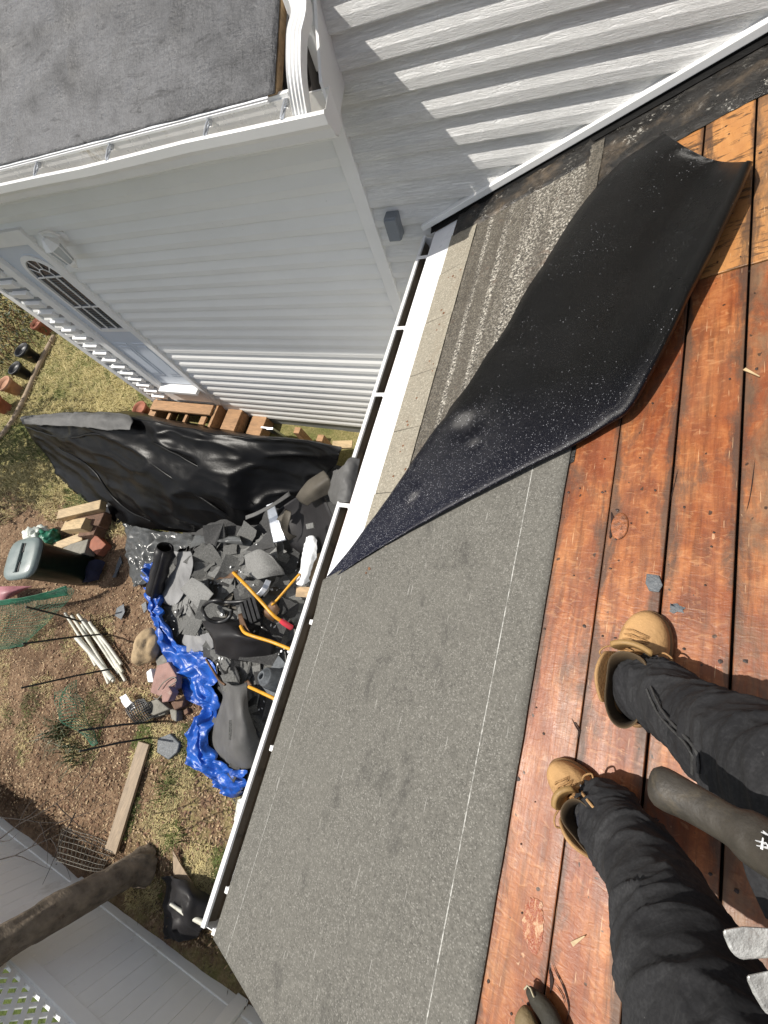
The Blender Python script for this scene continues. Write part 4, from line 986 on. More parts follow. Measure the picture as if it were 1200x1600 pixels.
# tool pouch strap behind the hammer
tp = MB(); rows = [[at_d(1164, 1342, .43), at_d(1196, 1330, .42), at_d(1230, 1330, .41)], [at_d(1172, 1375, .42), at_d(1205, 1368, .41), at_d(1240, 1365, .40)], [at_d(1188, 1410, .41), at_d(1215, 1412, .40), at_d(1250, 1410, .39)], [at_d(1202, 1440, .40), at_d(1230, 1450, .39), at_d(1260, 1450, .38)]]
tp.grid(patch(rows, 5, 5, .003, 14)); tag(tp.build('tool_loop', DENIM, solid=.005), 'black canvas tool loop hanging beside the hammer grip', 'tool loop')
# steel claw of a second hammer in the belt
ch = empty('claw_hammer', at_d(1200, 1510, .36), 'bright steel claw hammer head tucked in the belt at the lower right', 'hammer')
def slab(poly, dep, th, mat, name, par, dome=0.0):
    v = ray(*poly[0]).normalized(); mb = MB()
    mb.quadbox([at_d(p[0], p[1], dep) for p in poly], v * th); return mb.build(name, mat, par, bevel=min(.003, th * .3))
slab([(1127, 1453), (1160, 1447), (1205, 1450), (1290, 1452), (1290, 1500), (1205, 1497), (1156, 1500), (1141, 1487)], .36, .016, STEEL, 'claw', ch)
slab([(1164, 1524), (1210, 1515), (1290, 1517), (1290, 1580), (1220, 1592), (1196, 1585), (1176, 1552)], .352, .016, STEEL, 'claw', ch)
slab([(1284, 1446), (1400, 1450), (1400, 1590), (1284, 1596)], .354, .03, STEEL, 'hammer_head', ch)
mb = MB(); mb.tube([at_d(1340, 1520, .37), at_d(1340, 1520, .37) + Vector((0.06, -.02, -.22))], .014, 10); mb.build('handle', RUBBER, ch)

# leather glove lying at the bottom of the picture
gv = empty('work_glove', on_deck(860, 1640, .02), 'olive brown leather work glove lying on the boards at the bottom edge', 'glove')
mb = MB(); mb.tube(spline([sy(812, 1582, .022), sy(822, 1600, .026), sy(845, 1650, .028)], 5), [.010, .020, .024, .025, .026, .026, .026, .027, .028, .028, .028][:11], 14, flat=.75)
GLV = simple('olive_glove_leather', (0.16, 0.115, 0.055), .75, .25, 14, .3, 90)
mb.build('thumb', GLV, gv, matrix=DECK)
mb = MB(); mb.tube(spline([sy(824, 1545, .024), sy(836, 1560, .026), sy(858, 1588, .027), sy(880, 1640, .028)], 5), [.006, .009, .011, .013, .015, .0165, .018, .019, .020, .021, .022, .022, .022, .022, .022, .022][:16], 14, flat=.8)
mb.build('index_finger', simple('dark_glove_back', (0.022, 0.019, 0.012), .8, .4, 20, .3, 90), gv, matrix=DECK)
mb = MB(); mb.tube([sy(819, 1546, .035), sy(824, 1540, .033), sy(829, 1545, .036), sy(834, 1558, .043)], .0018, 5); mb.build('stitching', simple('pale_thread', (.42, .38, .26), .8), gv, matrix=DECK)
mb = MB(); mb.lathe([(.0, -.02), (.035, -.018), (.05, 0), (.045, .014), (.02, .022)], 16, DECK @ Matrix.Translation(sy(880, 1690, .025))); mb.build('palm', GLV, gv)
# ------------------------------------------------------------------ the heap below the eave
def heap_left(y):
    pts = [(-2.3, -2.5), (-1.9, -3.15), (-1.45, -3.3), (-1.0, -3.75), (-.5, -4.45), (0, -4.75), (.6, -4.9), (1.6, -4.9)]
    for (a, xa), (b, xb) in zip(pts[:-1], pts[1:]):
        if y <= b: return xa + (xb - xa) * max(0, (y - a) / (b - a))
    return pts[-1][1]
def heap_h(x, y):
    t = sstep(0, 1.3, x - heap_left(y)) * sstep(-2.35, -1.5, y)
    p = Vector((x, y, 0))
    return 0.52 * t * (1 + .35 * noise.noise(p * 1.3)) + 0.10 * t * noise.noise(p * 3.1) + .12 * t * sstep(-2.4, -1.2, x)
def on_heap(px, py, off=0.0):
    z = -4.2
    for _ in range(14):
        p = at_z(px, py, z); z = 0.5 * z + 0.5 * (G + heap_h(p.x, p.y) + off)
    return at_z(px, py, z)
hp = MB(); rows = []
for j in range(70):
    y = -2.4 + 4.0 * j / 69; xl = heap_left(y) + .04
    rows.append([Vector((xl + (-0.85 - xl) * i / 44, y, G + heap_h(xl + (-0.85 - xl) * i / 44, y) + 0.015 - (0.05 if i == 0 else 0))) for i in range(45)])
hp.grid(rows, smooth=False)
tag(hp.build('debris_mound', SH_K), kind='stuff')
# torn shingles: six shapes, each copied as things of their own
def shingle_mesh(k):
    r = random.Random(100 + k); Lx = r.uniform(.24, .50); Wy = r.uniform(.15, .28)
    out = []
    n = 7
    for i in range(n + 1): out.append((-Lx / 2 + Lx * i / n, -Wy / 2 + r.uniform(-.012, .012)))
    for i in range(1, 4): out.append((Lx / 2 + r.uniform(-.02, .01), -Wy / 2 + Wy * i / 4))
    tabs = []
    for i in range(n + 1): tabs.append((Lx / 2 - Lx * i / n, Wy / 2 + r.uniform(-.02, .008)))
    if k % 2 == 0:                                   # a notch between the tabs
        m_ = tabs[3]; tabs[3:4] = [(m_[0] + .006, Wy / 2), (m_[0] + .005, Wy * .08), (m_[0] - .005, Wy * .08), (m_[0] - .006, Wy / 2)]
    out += tabs
    bend = r.choice((-.3, .15, .4, .8, -.6)); nn = len(out)
    zf = lambda x, y: bend * x * x + r.uniform(-.003, .003) + .25 * bend * y * y
    mb = MB(); top = [Vector((x, y, zf(x, y) + .006)) for x, y in out]; bot = [v - Vector((0, 0, .006)) for v in top]
    mb.add(bot + top, [list(range(nn))[::-1], list(range(nn, 2 * nn))] + [(i, (i + 1) % nn, (i + 1) % nn + nn, i + nn) for i in range(nn)])
    return mb
protos = []
for k in range(11):
    o = shingle_mesh(k).build('shingle_scrap', (SH_D, SH_D, SH_G, SH_D, SH_K, SH_D, SH_G, SH_D, SH_D, FELT_B, SH_G)[k]); COL.objects.unlink(o); protos.append(o)
poly = [(250, 905), (300, 868), (345, 852), (395, 848), (430, 862), (455, 860), (480, 905), (500, 915), (470, 985), (440, 1075), (410, 1160), (385, 1190), (355, 1150), (345, 1090), (318, 1045), (285, 1018), (252, 965)]
def inside(x, y, P):
    c = False; j = len(P) - 1
    for i in range(len(P)):
        if (P[i][1] > y) != (P[j][1] > y) and x < (P[j][0] - P[i][0]) * (y - P[i][1]) / (P[j][1] - P[i][1]) + P[i][0]: c = not c
        j = i
    return c
cnt = 0; used = set()
def put(o, p, rot, sc=1.0):
    o.location = p; o.rotation_euler = rot; o.scale = (sc, sc, sc)
while cnt < 290:
    px, py = rnd.uniform(255, 505), rnd.uniform(845, 1195)
    if not inside(px, py, poly): continue
    k = rnd.randrange(11); o = protos[k]
    if k in used: o = o.copy()
    used.add(k); COL.objects.link(o)
    p = on_heap(px, py); e = 0.05
    nx = (heap_h(p.x - e, p.y) - heap_h(p.x + e, p.y)) / (2 * e); ny = (heap_h(p.x, p.y - e) - heap_h(p.x, p.y + e)) / (2 * e)
    q = Vector((nx, ny, 1)).to_track_quat('Z', 'Y')
    ro = (q.to_matrix() @ Euler((rnd.gauss(0, .09), rnd.gauss(0, .09), rnd.uniform(0, 6.28))).to_matrix()).to_euler()
    put(o, p + Vector((0, 0, rnd.uniform(.03, .09))), ro, rnd.uniform(.75, 1.15) if cnt < 235 else rnd.uniform(1.2, 1.6))
    tag(o, 'torn asphalt shingle piece in the debris heap below the eave', 'shingle scrap', 'torn shingles heaped below the eave'); cnt += 1

wbm = MB(); kk = 0
while kk < 170:
    px, py = rnd.uniform(255, 505), rnd.uniform(845, 1195)
    if not inside(px, py, poly) or noise.noise(Vector((px * .02, py * .02, 3))) < -.05: continue
    c = on_heap(px, py, rnd.uniform(.08, .15)); s_ = rnd.uniform(.006, .02); a = rnd.uniform(0, 6.28); d = Vector((math.cos(a), math.sin(a), rnd.uniform(-.2, .2))) * s_; n_ = Vector((-d.y, d.x, 0)) * rnd.uniform(.25, .8)
    wbm.quadbox([c - d, c - n_, c + d * .8, c + n_], (0, 0, .004)); kk += 1
tag(wbm.build('pale_crumbs', PAPER), kind='stuff')
# large sheets of felt on the heap
def sheet(name, rows, mat, label, cat, amp=.012, sc=4, th=.006, kx=7, off=0, seed=1):
    R2 = [[on_heap(px, py, o_ + off) for px, py, o_ in r] for r in rows]
    mb = MB(); mb.grid(patch(R2, kx, kx, amp, sc, seed=seed))
    return tag(mb.build(name, mat, solid=th, offset=0), label, cat)
sheet('felt_sheet', [[(338, 1064, .10), (352, 1066, .22), (368, 1072, .30), (386, 1066, .30)], [(350, 1090, .14), (352, 1100, .20), (372, 1105, .34), (388, 1108, .30)], [(330, 1130, .10), (352, 1135, .24), (378, 1140, .34), (402, 1150, .22)], [(330, 1165, .10), (345, 1175, .16), (372, 1172, .30), (410, 1168, .16)], [(340, 1190, .06), (356, 1203, .08), (385, 1200, .14), (408, 1195, .08)]], FELT_G, 'large curled grey felt sheet at the lower end of the heap on the blue tarp', 'felt sheet', th=.008, seed=3)
sheet('felt_sheet', [[(282, 1020, .10), (315, 1018, .18), (335, 1012, .22)], [(284, 1005, .10), (315, 1004, .20), (333, 1000, .27)], [(288, 992, .10), (312, 991, .18), (326, 990, .24)]], FELT_L, 'light grey torn felt sheet beside the blue tarp in mid heap', 'felt sheet', seed=5)
sheet('felt_sheet', [[(335, 1020, .20), (380, 1034, .16), (425, 1030, .10)], [(335, 1005, .28), (375, 1010, .34), (428, 1012, .26)], [(330, 992, .30), (370, 992, .44), (424, 1000, .34)], [(316, 972, .20), (355, 975, .36), (392, 992, .32)], [(312, 966, .12), (350, 966, .22), (398, 982, .2)]], FELT_D, 'dark creased felt sheet folded over the middle of the heap', 'felt sheet', amp=.02, seed=8)
sheet('felt_sheet', [[(240, 935, .08), (262, 945, .10), (272, 948, .12)], [(262, 905, .16), (280, 918, .18), (290, 922, .16)], [(276, 880, .2), (292, 885, .22), (302, 884, .2)], [(272, 862, .2), (288, 862, .2), (298, 862, .2)]], FELT_L, 'long grey felt strip lying beside the upright dark roll', 'felt strip', seed=11)
# dark roll of felt
mb = MB(); a, b = on_heap(240, 925, .18), on_heap(258, 855, .45)
d = (b - a); px_ = d.orthogonal().normalized(); py_ = d.cross(px_).normalized(); rows = []
for i in range(9):
    t = i / 8; c = a + d * t; r0 = .115 + .01 * math.sin(i * 2.1)
    rows.append([c + (px_ * math.cos(th) + py_ * math.sin(th)) * (r0 - .03 * th / 9) + noise.noise_vector(c * 5 + Vector((th, 0, 0))) * .008 for th in [q * 9 / 40 for q in range(41)]])
mb.grid(rows); tag(mb.build('felt_roll', FELT_D, solid=.006), 'loosely rolled dark felt at the heap edge by the grey plastic', 'felt roll')
sheet('felt_sheet', [[(430, 800, .45), (462, 778, .62), (478, 770, .66)], [(440, 820, .40), (470, 800, .50), (500, 770, .74)], [(452, 850, .30), (490, 840, .42), (518, 800, .74)], [(470, 865, .3), (505, 862, .5), (528, 830, .80)]], FELT_D, 'stiff dark felt sheet bent upward against the gutter', 'felt sheet', amp=.01, seed=13, kx=5)
sheet('felt_sheet', [[(462, 776, .80), (480, 752, .92), (505, 735, .95)], [(470, 785, .74), (490, 764, .98), (515, 748, .98)], [(480, 790, .70), (500, 778, .84), (520, 770, .84)]], FELT_B, 'brownish grey curved felt sheet near the gutter', 'felt sheet', amp=.008, seed=17)
sheet('felt_strip', [[(432, 812, .55), (440, 815, .55)], [(446, 795, .6), (455, 800, .62)], [(438, 822, .62), (450, 830, .55)], [(452, 845, .45), (464, 838, .45)]], FELT_B, 'curling strip of brown felt above the white metal flashing', 'felt strip', amp=.004, seed=19)
sheet('metal_flashing', [[(416, 790, .56), (428, 785, .58)], [(420, 815, .50), (436, 812, .5)], [(428, 848, .42), (447, 844, .42)]], GALV, 'bent pale metal flashing lying beside the black tarp', 'metal flashing', amp=.006, seed=21)
sheet('felt_strip', [[(384, 806, .66), (384, 812, .66)], [(420, 790, .72), (420, 796, .72)], [(452, 768, .76), (454, 774, .76)]], FELT_G, 'thin grey felt strip across the right end of the black tarp', 'felt strip', amp=.004, seed=22, kx=5)
sheet('metal_flashing', [[(398, 930, .30), (405, 934, .30)], [(408, 920, .32), (416, 924, .32)], [(416, 905, .30), (424, 908, .30)]], GALV, 'small bright metal offcut beside the yellow crowbar', 'metal offcut', amp=.004, seed=23)
sheet('shingle_sheet', [[(382, 868, .26), (405, 858, .32), (425, 868, .36)], [(385, 890, .24), (410, 885, .36), (440, 886, .34)], [(400, 905, .22), (420, 902, .30), (445, 898, .26)]], SH_G, 'wide grey shingle sheet near the foot of the black tarp', 'shingle sheet', amp=.01, seed=25)
sheet('shingle_sheet', [[(282, 920, .24), (300, 902, .28)], [(300, 940, .24), (318, 912, .30)], [(312, 955, .24), (334, 928, .28)]], SH_G, 'notched grey shingle strip lying flat across the upper heap', 'shingle sheet', amp=.004, seed=27)

# black tarp over the pile by the steps
ti = empty('black_tarp', (-4.6, 1.2, G), 'large black tarpaulin draped over a pile between the wooden steps and the heap', 'tarpaulin')
def zrow(r): return [at_z(x, y, z) for x, y, z in r]
rows = [zrow([(52, 652, -4.35), (110, 645, -4.3), (165, 645, -4.3), (215, 645, -4.3), (262, 655, -4.3), (330, 668, -4.3), (400, 682, -4.3), (470, 692, -4.2), (528, 700, -4.1)]),
        zrow([(34, 655, -3.92), (95, 652, -3.72), (152, 653, -3.55), (205, 650, -3.5), (258, 660, -3.5), (330, 674, -3.5), (400, 684, -3.45), (470, 688, -3.35), (535, 702, -3.2)]),
        zrow([(36, 662, -3.95), (98, 668, -3.74), (150, 674, -3.55), (206, 664, -3.42), (262, 670, -3.42), (330, 684, -3.42), (400, 694, -3.4), (475, 700, -3.30), (532, 718, -3.15)]),
        zrow([(40, 670, -4.05), (104, 688, -3.82), (165, 692, -3.62), (222, 700, -3.55), (280, 712, -3.55), (345, 722, -3.52), (405, 724, -3.55), (470, 722, -3.5), (520, 735, -3.4)]),
        zrow([(55, 690, -4.25), (116, 712, -4.0), (190, 722, -3.75), (255, 750, -3.72), (310, 760, -3.70), (360, 766, -3.68), (402, 765, -3.78), (455, 760, -3.75), (500, 755, -3.62)]),
        zrow([(75, 715, -4.42), (135, 742, -4.2), (220, 765, -3.95), (285, 788, -3.9), (335, 794, -3.88), (372, 800, -3.85), (400, 800, -3.92), (440, 790, -3.92), (480, 778, -3.85)]),
        zrow([(92, 742, -4.48), (160, 782, -4.38), (235, 805, -4.2), (298, 818, -4.15), (345, 822, -4.1), (380, 828, -4.08), (400, 826, -4.05), (430, 815, -4.05), (462, 796, -4.0)]),
        zrow([(110, 762, -4.5), (180, 815, -4.48), (245, 828, -4.42), (300, 832, -4.40), (345, 838, -4.34), (378, 846, -4.3), (402, 852, -4.22), (428, 858, -4.15), (450, 848, -4.1)])]
tg_ = patch(rows, 14, 14, .03, 1.8, ridged=True, seed=4)
for r_ in tg_:
    for p in r_:
        q = Vector((p.x * .8 + p.z * 1.0, p.y * 2.2, p.z * 3.4)); v = 0.042 * (1 - abs(noise.noise(q))) ** 7 + 0.008 * (1 - abs(noise.noise(q * 2.6 + Vector((2, 2, 2))))) ** 6
        p += Vector((-.1, -.75, .65)) * (v - .015)
mb = MB(); mb.grid(tg_); tc = mb.build('cover', BTARP, ti, solid=.004, offset=0)
mb = MB(); mb.grid(patch([zrow([(34, 652, -3.85), (80, 648, -3.69), (125, 645, -3.55), (155, 646, -3.5), (182, 646, -3.37), (206, 652, -3.33)]), zrow([(35, 657, -3.77), (80, 655, -3.61), (125, 653, -3.49), (155, 652, -3.35), (182, 654, -3.31), (207, 660, -3.29)]), zrow([(38, 664, -3.81), (84, 666, -3.63), (128, 668, -3.51), (156, 672, -3.39), (184, 673, -3.33), (204, 672, -3.31)])], 8, 8, .035, 5, ridged=True, seed=44)); o = mb.build('tarp_fold', FELT_G, ti, solid=.004); o['label'] = 'grey fold along the top, sun sheen put into its colour'  # paler strip on the black tarp paints its sunlit ridge
for ps_, wd in (([(40, 668, -3.93), (100, 684, -3.77), (150, 678, -3.53), (200, 700, -3.6), (262, 742, -3.66), (330, 788, -3.82), (372, 815, -3.98)], .022), ([(92, 700, -4.0), (140, 730, -3.95), (185, 785, -4.2), (235, 815, -4.22)], .014), ([(240, 690, -3.46), (330, 740, -3.58), (400, 790, -3.85)], .014)):
    mb = MB(); pts = spline([at_z(*q) for q in ps_], 8)
    mb.tube([p + noise.noise_vector(p * 4) * .02 for p in pts], [wd * (.5 + .5 * math.sin(math.pi * i / (len(pts) - 1))) + .003 for i in range(len(pts))], 8, flat=.6); mb.build('tarp_fold', BTARP, ti)
# grey plastic and grey felt pieces
def crumple(name, rows, mat, label, cat, amp=.06, sc=4.5, seed=1, kx=8, th=.004, ridged=True):
    mb = MB(); mb.grid(patch([zrow(r) for r in rows], kx, kx, amp, sc, ridged=ridged, seed=seed)); return tag(mb.build(name, mat, solid=th, offset=0), label, cat)
crumple('plastic_sheet', [[(196, 818, -4.46), (225, 826, -4.4), (262, 832, -4.36), (300, 836, -4.3)], [(200, 850, -4.47), (225, 852, -4.33), (258, 850, -4.3), (305, 850, -4.2)], [(202, 880, -4.48), (222, 884, -4.40), (240, 880, -4.36), (262, 870, -4.3)], [(212, 918, -4.48), (224, 915, -4.45), (236, 905, -4.4), (246, 895, -4.36)]], CLEAR, 'crumpled dusty grey plastic sheet between the tarp and the bare soil', 'plastic sheet', .06, 6, 6, kx=14)
crumple('plastic_sheet', [[(300, 846, -4.15), (340, 850, -4.05), (385, 852, -3.98)], [(300, 858, -4.15), (340, 846, -3.98), (380, 846, -3.92)], [(305, 838, -4.12), (340, 838, -4.05), (378, 838, -4.0)]], CLEAR, 'crumpled grey plastic strip along the lower hem of the black tarp', 'plastic sheet', .05, 6, 9)
sg = [[(522, 735, -1.95), (534, 730, -1.76), (548, 716, -1.735), (562, 718, -1.76)], [(516, 755, -2.02), (528, 752, -1.78), (542, 738, -1.73), (560, 742, -1.77)], [(514, 775, -2.05), (524, 772, -1.80), (540, 768, -1.73), (556, 770, -1.77)], [(520, 788, -2.0), (530, 787, -1.79), (538, 786, -1.735), (550, 785, -1.76)]]
crumple('felt_scrap', sg, FELT_G, 'ragged grey felt scrap draped over the edge of the lower gutter', 'felt scrap', .012, 16, 3, ridged=False)
crumple('plastic_bag', [[(480, 840, -3.45), (490, 838, -3.42), (497, 845, -3.42)], [(474, 865, -3.5), (486, 862, -3.40), (496, 868, -3.42)], [(470, 890, -3.55), (480, 888, -3.42), (488, 892, -3.45)], [(465, 912, -3.6), (474, 916, -3.55), (484, 908, -3.55)]], PAPER, 'crumpled white plastic bag beside the lower gutter', 'plastic bag', .03, 9, 5)
mb = MB(); mb.box(at_z(492, 872, -3.56), (.10, .45, .03), rot=Euler((.1, .1, R_(-8)))); tag(mb.build('wood_offcut', OLDW), 'weathered wood offcut under the white plastic bag by the gutter', 'wood offcut')
mb = MB(); mb.box(at_z(474, 925, -3.66), (.14, .10, .04), rot=Euler((.1, .1, R_(12)))); tag(mb.build('wood_offcut', RAW), 'small pale wood block on the shingles close to the gutter', 'wood offcut')

# blue tarp under the heap
out_ = [(226, 888), (234, 925), (242, 955), (251, 985), (256, 1006), (262, 1030), (284, 1062), (298, 1092), (322, 1108), (312, 1130), (300, 1155), (296, 1185), (318, 1208), (345, 1230), (368, 1244), (388, 1238)]
inn_ = [(246, 880), (256, 925), (262, 955), (276, 985), (288, 1008), (322, 1020), (338, 1045), (342, 1078), (350, 1098), (346, 1120), (336, 1140), (338, 1168), (352, 1185), (372, 1202), (388, 1205), (398, 1200)]
rows = []
for v, off, zz in ((0, .012, 0), (.12, .05, 0), (.3, .13, 0), (.55, .10, 0), (.8, .14, 0), (1, .10, 0)):
    rows.append([on_heap(a[0] + (b[0] - a[0]) * v, a[1] + (b[1] - a[1]) * v, off + .015) for a, b in zip(out_, inn_)])
bt_ = patch([[q + noise.noise_vector(q * 8) * .05 for q in r] for r in rows], 12, 11, .03, 5.5, ridged=True, seed=12)
for r_ in bt_:
    for p in r_:
        for sc_, am in ((2.0, .085), (4.2, .04), (9, .010)):
            q = Vector((p.x * sc_ * .7 + p.y * sc_ * .5, p.y * sc_ * 1.2 - p.x * sc_ * .4, 2.0)) + noise.noise_vector(p * 3) * .8
            v = (1 - abs(noise.noise(q))) ** 4; p.z += am * (v - .35); p.x -= am * .4 * v
mb = MB(); mb.grid(bt_); tag(mb.build('blue_tarp', BLUE, solid=.003, offset=0), 'crinkled bright blue tarpaulin under the edge of the debris heap', 'tarpaulin')

# yellow handled tools in the heap
def tool(name, pts, label, grip=True, rad=.014, head=None):
    P = [on_heap(*q) for q in pts]; e = empty(name, P[0], label, 'tool')
    S_ = spline(P, 7); mb = MB(); mb.tube(S_, rad, 10); mb.build('handle', YEL, e)
    if grip:
        d = (S_[-1] - S_[-2]).normalized(); mb = MB(); mb.tube([S_[-1] - d * .03, S_[-1] + d * .01, S_[-1] + d * .10, S_[-1] + d * .11], [rad * 1.25, rad * 1.6, rad * 1.6, rad * .9], 12); mb.build('grip', REDP, e)
    if head:
        R2 = [[on_heap(*q) for q in r] for r in head]; mb = MB(); mb.grid(patch(R2, 4, 4)); mb.build('blade', RUST, e, solid=.006, offset=0)
    return e
tool('roofing_shovel', [(365, 895, .42), (385, 915, .46), (410, 942, .5), (428, 962, .52), (442, 972, .50)], 'yellow handled roofing bar with a red grip end on top of the heap', True, .017, [[(362, 893, .42), (372, 891, .42)], [(352, 902, .36), (366, 903, .38)], [(338, 906, .32), (344, 902, .32)]])
tool('garden_fork', [(425, 945, .36), (434, 936, .40), (446, 922, .42), (458, 908, .46), (468, 897, .5)], 'short thin yellow handled tool with rusty blade near the white bag', False, .012, [[(408, 958, .3), (425, 938, .36)], [(418, 966, .3), (432, 944, .36)], [(428, 972, .28), (438, 952, .33)]])
tool('shovel', [(376, 978, .40), (382, 988, .44), (396, 994, .48), (425, 1003, .5), (462, 1018, .52)], 'long yellow handled shovel lying below the red gripped bar', False, .016, [[(372, 960, .36), (378, 958, .36)], [(376, 978, .36), (386, 980, .4)], [(384, 990, .36), (394, 992, .4)]])
tool('rake', [(389, 1073, .34), (400, 1078, .38), (415, 1085, .42), (434, 1094, .46)], 'yellow tool handle sticking out beside the curled grey felt sheet', False, .016, [[(382, 1066, .3), (388, 1062, .3)], [(386, 1074, .3), (394, 1070, .32)]])
tool('copper_strip', [(322, 1030, .30), (332, 1046, .32), (342, 1062, .34), (352, 1070, .34)], 'bent brown metal strip beside the blue tarp in mid heap', False, .012)
bpy.data.objects['copper_strip'].children[0].data.materials[0] = RUST
# vent pipe boot
vb = on_heap(432, 1062, .26); vd = (on_heap(418, 1042, .34) - vb); vd = Vector((-.35, .1, .9)).normalized()
Mv = Matrix.Translation(vb) @ vd.to_track_quat('Z', 'Y').to_matrix().to_4x4()
mb = MB(); mb.lathe([(.105, -.02), (.105, .0), (.098, .05), (.085, .14), (.078, .15), (.066, .152), (.062, .17), (.050, .172), (.046, .19), (.030, .192), (.028, .16), (.02, .10)], 26, Mv)
mb.box(Mv @ Vector((0, 0, -.02)), (.32, .36, .01), rot=Mv.to_3x3()); tag(mb.build('vent_pipe_boot', SLATE), 'dark grey rubber vent pipe boot on the heap near the gutter', 'pipe boot')
# black hose loop
mb = MB(); pts = [on_heap(340 + 22 * math.cos(a) * (1.1 if a > 3 else 1), 955 + 17 * math.sin(a), .34 + .03 * math.sin(3 * a)) for a in [q * .33 for q in range(17)]] + [on_heap(375, 940, .36), on_heap(392, 936, .32)]
mb.tube(spline(pts, 3), .019, 8); tag(mb.build('hose', BLACKP), 'loop of black rubber hose on the grey shingles in mid heap', 'hose')
# dark ribbed crate part
mb = MB()
for k in range(4): mb.box(on_heap(384 + k * 6, 960 - k * 4, .34), (.03, .24, .10), rot=Euler((.3, .2, R_(35))))
mb.box(on_heap(393, 955, .28), (.18, .26, .02), rot=Euler((.3, .2, R_(35)))); tag(mb.build('ribbed_tray', BLACKP), 'black ribbed plastic tray lying beside the yellow bar', 'tray')
mb = MB(); mb.box(on_heap(485, 822, .74), (.07, .05, .05), rot=Euler((.3, .2, .5)), bev=.006)
tag(mb.build('metal_bracket', SH_G), 'small grey metal bracket on the bent felt near the gutter', 'bracket')

# ------------------------------------------------------------------ wooden landing and steps at the door
sp_ = empty('wooden_steps', (-4.9, 2.1, G), 'brown lumber landing and steps below the white door', 'wooden steps')
zl = -4.03
mb = MB()
for i in range(3):
    y0 = YW - .06 - i * .21
    if i == 1:
        for k in range(4): mb.box((-5.78 + .34 * k, y0 - .06, zl), (.10 if k in (0, 3) else .05, .13, .035), bev=.004)
    else: mb.box((-5.28, y0 - .09, zl), (1.22, .16, .038), bev=.005)
mb.box((-5.28, 1.72, zl), (1.22, .26, .038), bev=.005); mb.build('landing', LUMBER, sp_)
mb = MB(); mb.box((-4.64, 1.96, -4.27), (.045, .80, .44), bev=.004); mb.box((-5.28, 1.57, -4.27), (1.24, .045, .44), bev=.004); mb.box((-5.90, 1.96, -4.27), (.045, .80, .44), bev=.004); mb.build('skirt', LUMBER, sp_)
for k in range(2):
    x = -4.42 + k * .34; z = -4.17 - .14 * k
    mb = MB(); mb.box((x + .02, 1.96, z), (.26, .78, .04), bev=.005); mb.box((x + .13, 1.96, z - .10), (.04, .76, .15), bev=.004); mb.build('tread', LUMBER, sp_)
for i, (px, py, z) in enumerate(((464, 672, -4.12), (500, 684, -4.02))):
    p = at_z(px, py, z); mb = MB(); mb.box((p.x, p.y, (z + G) / 2), (.09, .09, z - G), bev=.004)
    tag(mb.build('post_stub', LUMBER), ('sawn brown post stub standing behind the black tarp, nearer the steps', 'sawn brown post stub standing behind the black tarp, nearer the gutter')[i], 'post stub')
p = at_z(424, 668, -4.1); mb = MB(); mb.box((p.x, p.y, -4.28), (.10, .03, .42), rot=Euler((.15, 0, .1))); mb.box((p.x - .12, p.y + .02, -4.2), (.14, .02, .20), rot=Euler((.3, .2, .1)))
tag(mb.build('metal_scrap', GALV), 'shiny metal scrap standing between the steps and the wall', 'metal scrap')
p = at_z(535, 695, -4.0); mb = MB(); mb.box(p, (.25, .10, .03), rot=Euler((0, .1, .2))); tag(mb.build('wood_offcut', PINE), 'pale wood offcut against the foundation near the gutter', 'wood offcut')
def pot(px, py, r, h, mat, label, cat='flower pot', z=None):
    p = at_z(px, py, G); mb = MB(); r *= .72; h *= .72
    mb.lathe([(r * .7, 0), (r * .95, h * .8), (r * 1.08, h * .8), (r * 1.1, h), (r * .95, h), (r * .9, h * .85), (r * .2, h * .83)], 20, Matrix.Translation(p)); o = mb.build('flower_pot', mat); return tag(o, label, cat)
pot(233, 648, .17, .30, TERRA, 'reddish pot beside the wooden landing')
pot(78, 520, .20, .42, TERRA, 'red pot at the far end of the flower bed, by the white house corner')
pot(30, 612, .22, .42, TERRA_L, 'pale terracotta pot at the bed edge, next to the black pots')
pot(12, 640, .24, .40, TERRA, 'dark terracotta pot at the left edge of the photo')
pot(58, 562, .22, .45, BLACKP, 'black plastic pot on the bed edge, farther from the pale pot')
pot(45, 588, .20, .40, BLACKP, 'black plastic pot on the bed edge, touching the pale pot')
# flower bed edging, shrub
mb = MB(); e = [at_z(85, 525, G + .04), at_z(62, 570, G + .04), at_z(35, 630, G + .04), at_z(10, 672, G + .04), at_z(-40, 730, G + .04)]
mb.tube(spline(e, 6), .06, 6, flat=.8); tag(mb.build('bed_edging', OLDW), 'old wooden edging along the flower bed at the left', 'edging')
def leaf_cloud(mb, pts, n, size, r, up=.5):
    for i in range(n):
        c, rad = r.choice(pts)
        p = c + Vector((r.gauss(0, 1), r.gauss(0, 1), r.gauss(0, .8))) * rad * .5
        a = Vector((r.uniform(-1, 1), r.uniform(-1, 1), r.uniform(-.4, 1))).normalized(); b = a.orthogonal().normalized(); s_ = size * r.uniform(.5, 1.3)
        mb.add([p, p + a * s_ * .5 + b * s_ * .22, p + a * s_, p + a * s_ * .5 - b * s_ * .22], [(0, 1, 2, 3)])
mb = MB(); cs = [(at_z(x, y, G + .25), .6) for x, y in ((8, 470), (30, 490), (20, 520), (55, 500), (-20, 500), (5, 555), (-25, 560))]
br = MB()
for i in range(160):
    c, _ = rnd.choice(cs); b0 = Vector((c.x + rnd.uniform(-.8, .8), c.y + rnd.uniform(-.8, .8), G)); d = Vector((rnd.uniform(-.8, .8), rnd.uniform(-.8, .8), 1)) * rnd.uniform(.2, .6)
    br.tube([b0, b0 + d * .5, b0 + d + Vector((rnd.uniform(-.1, .1), rnd.uniform(-.1, .1), 0))], [.010, .007, .003], 4, caps=False)
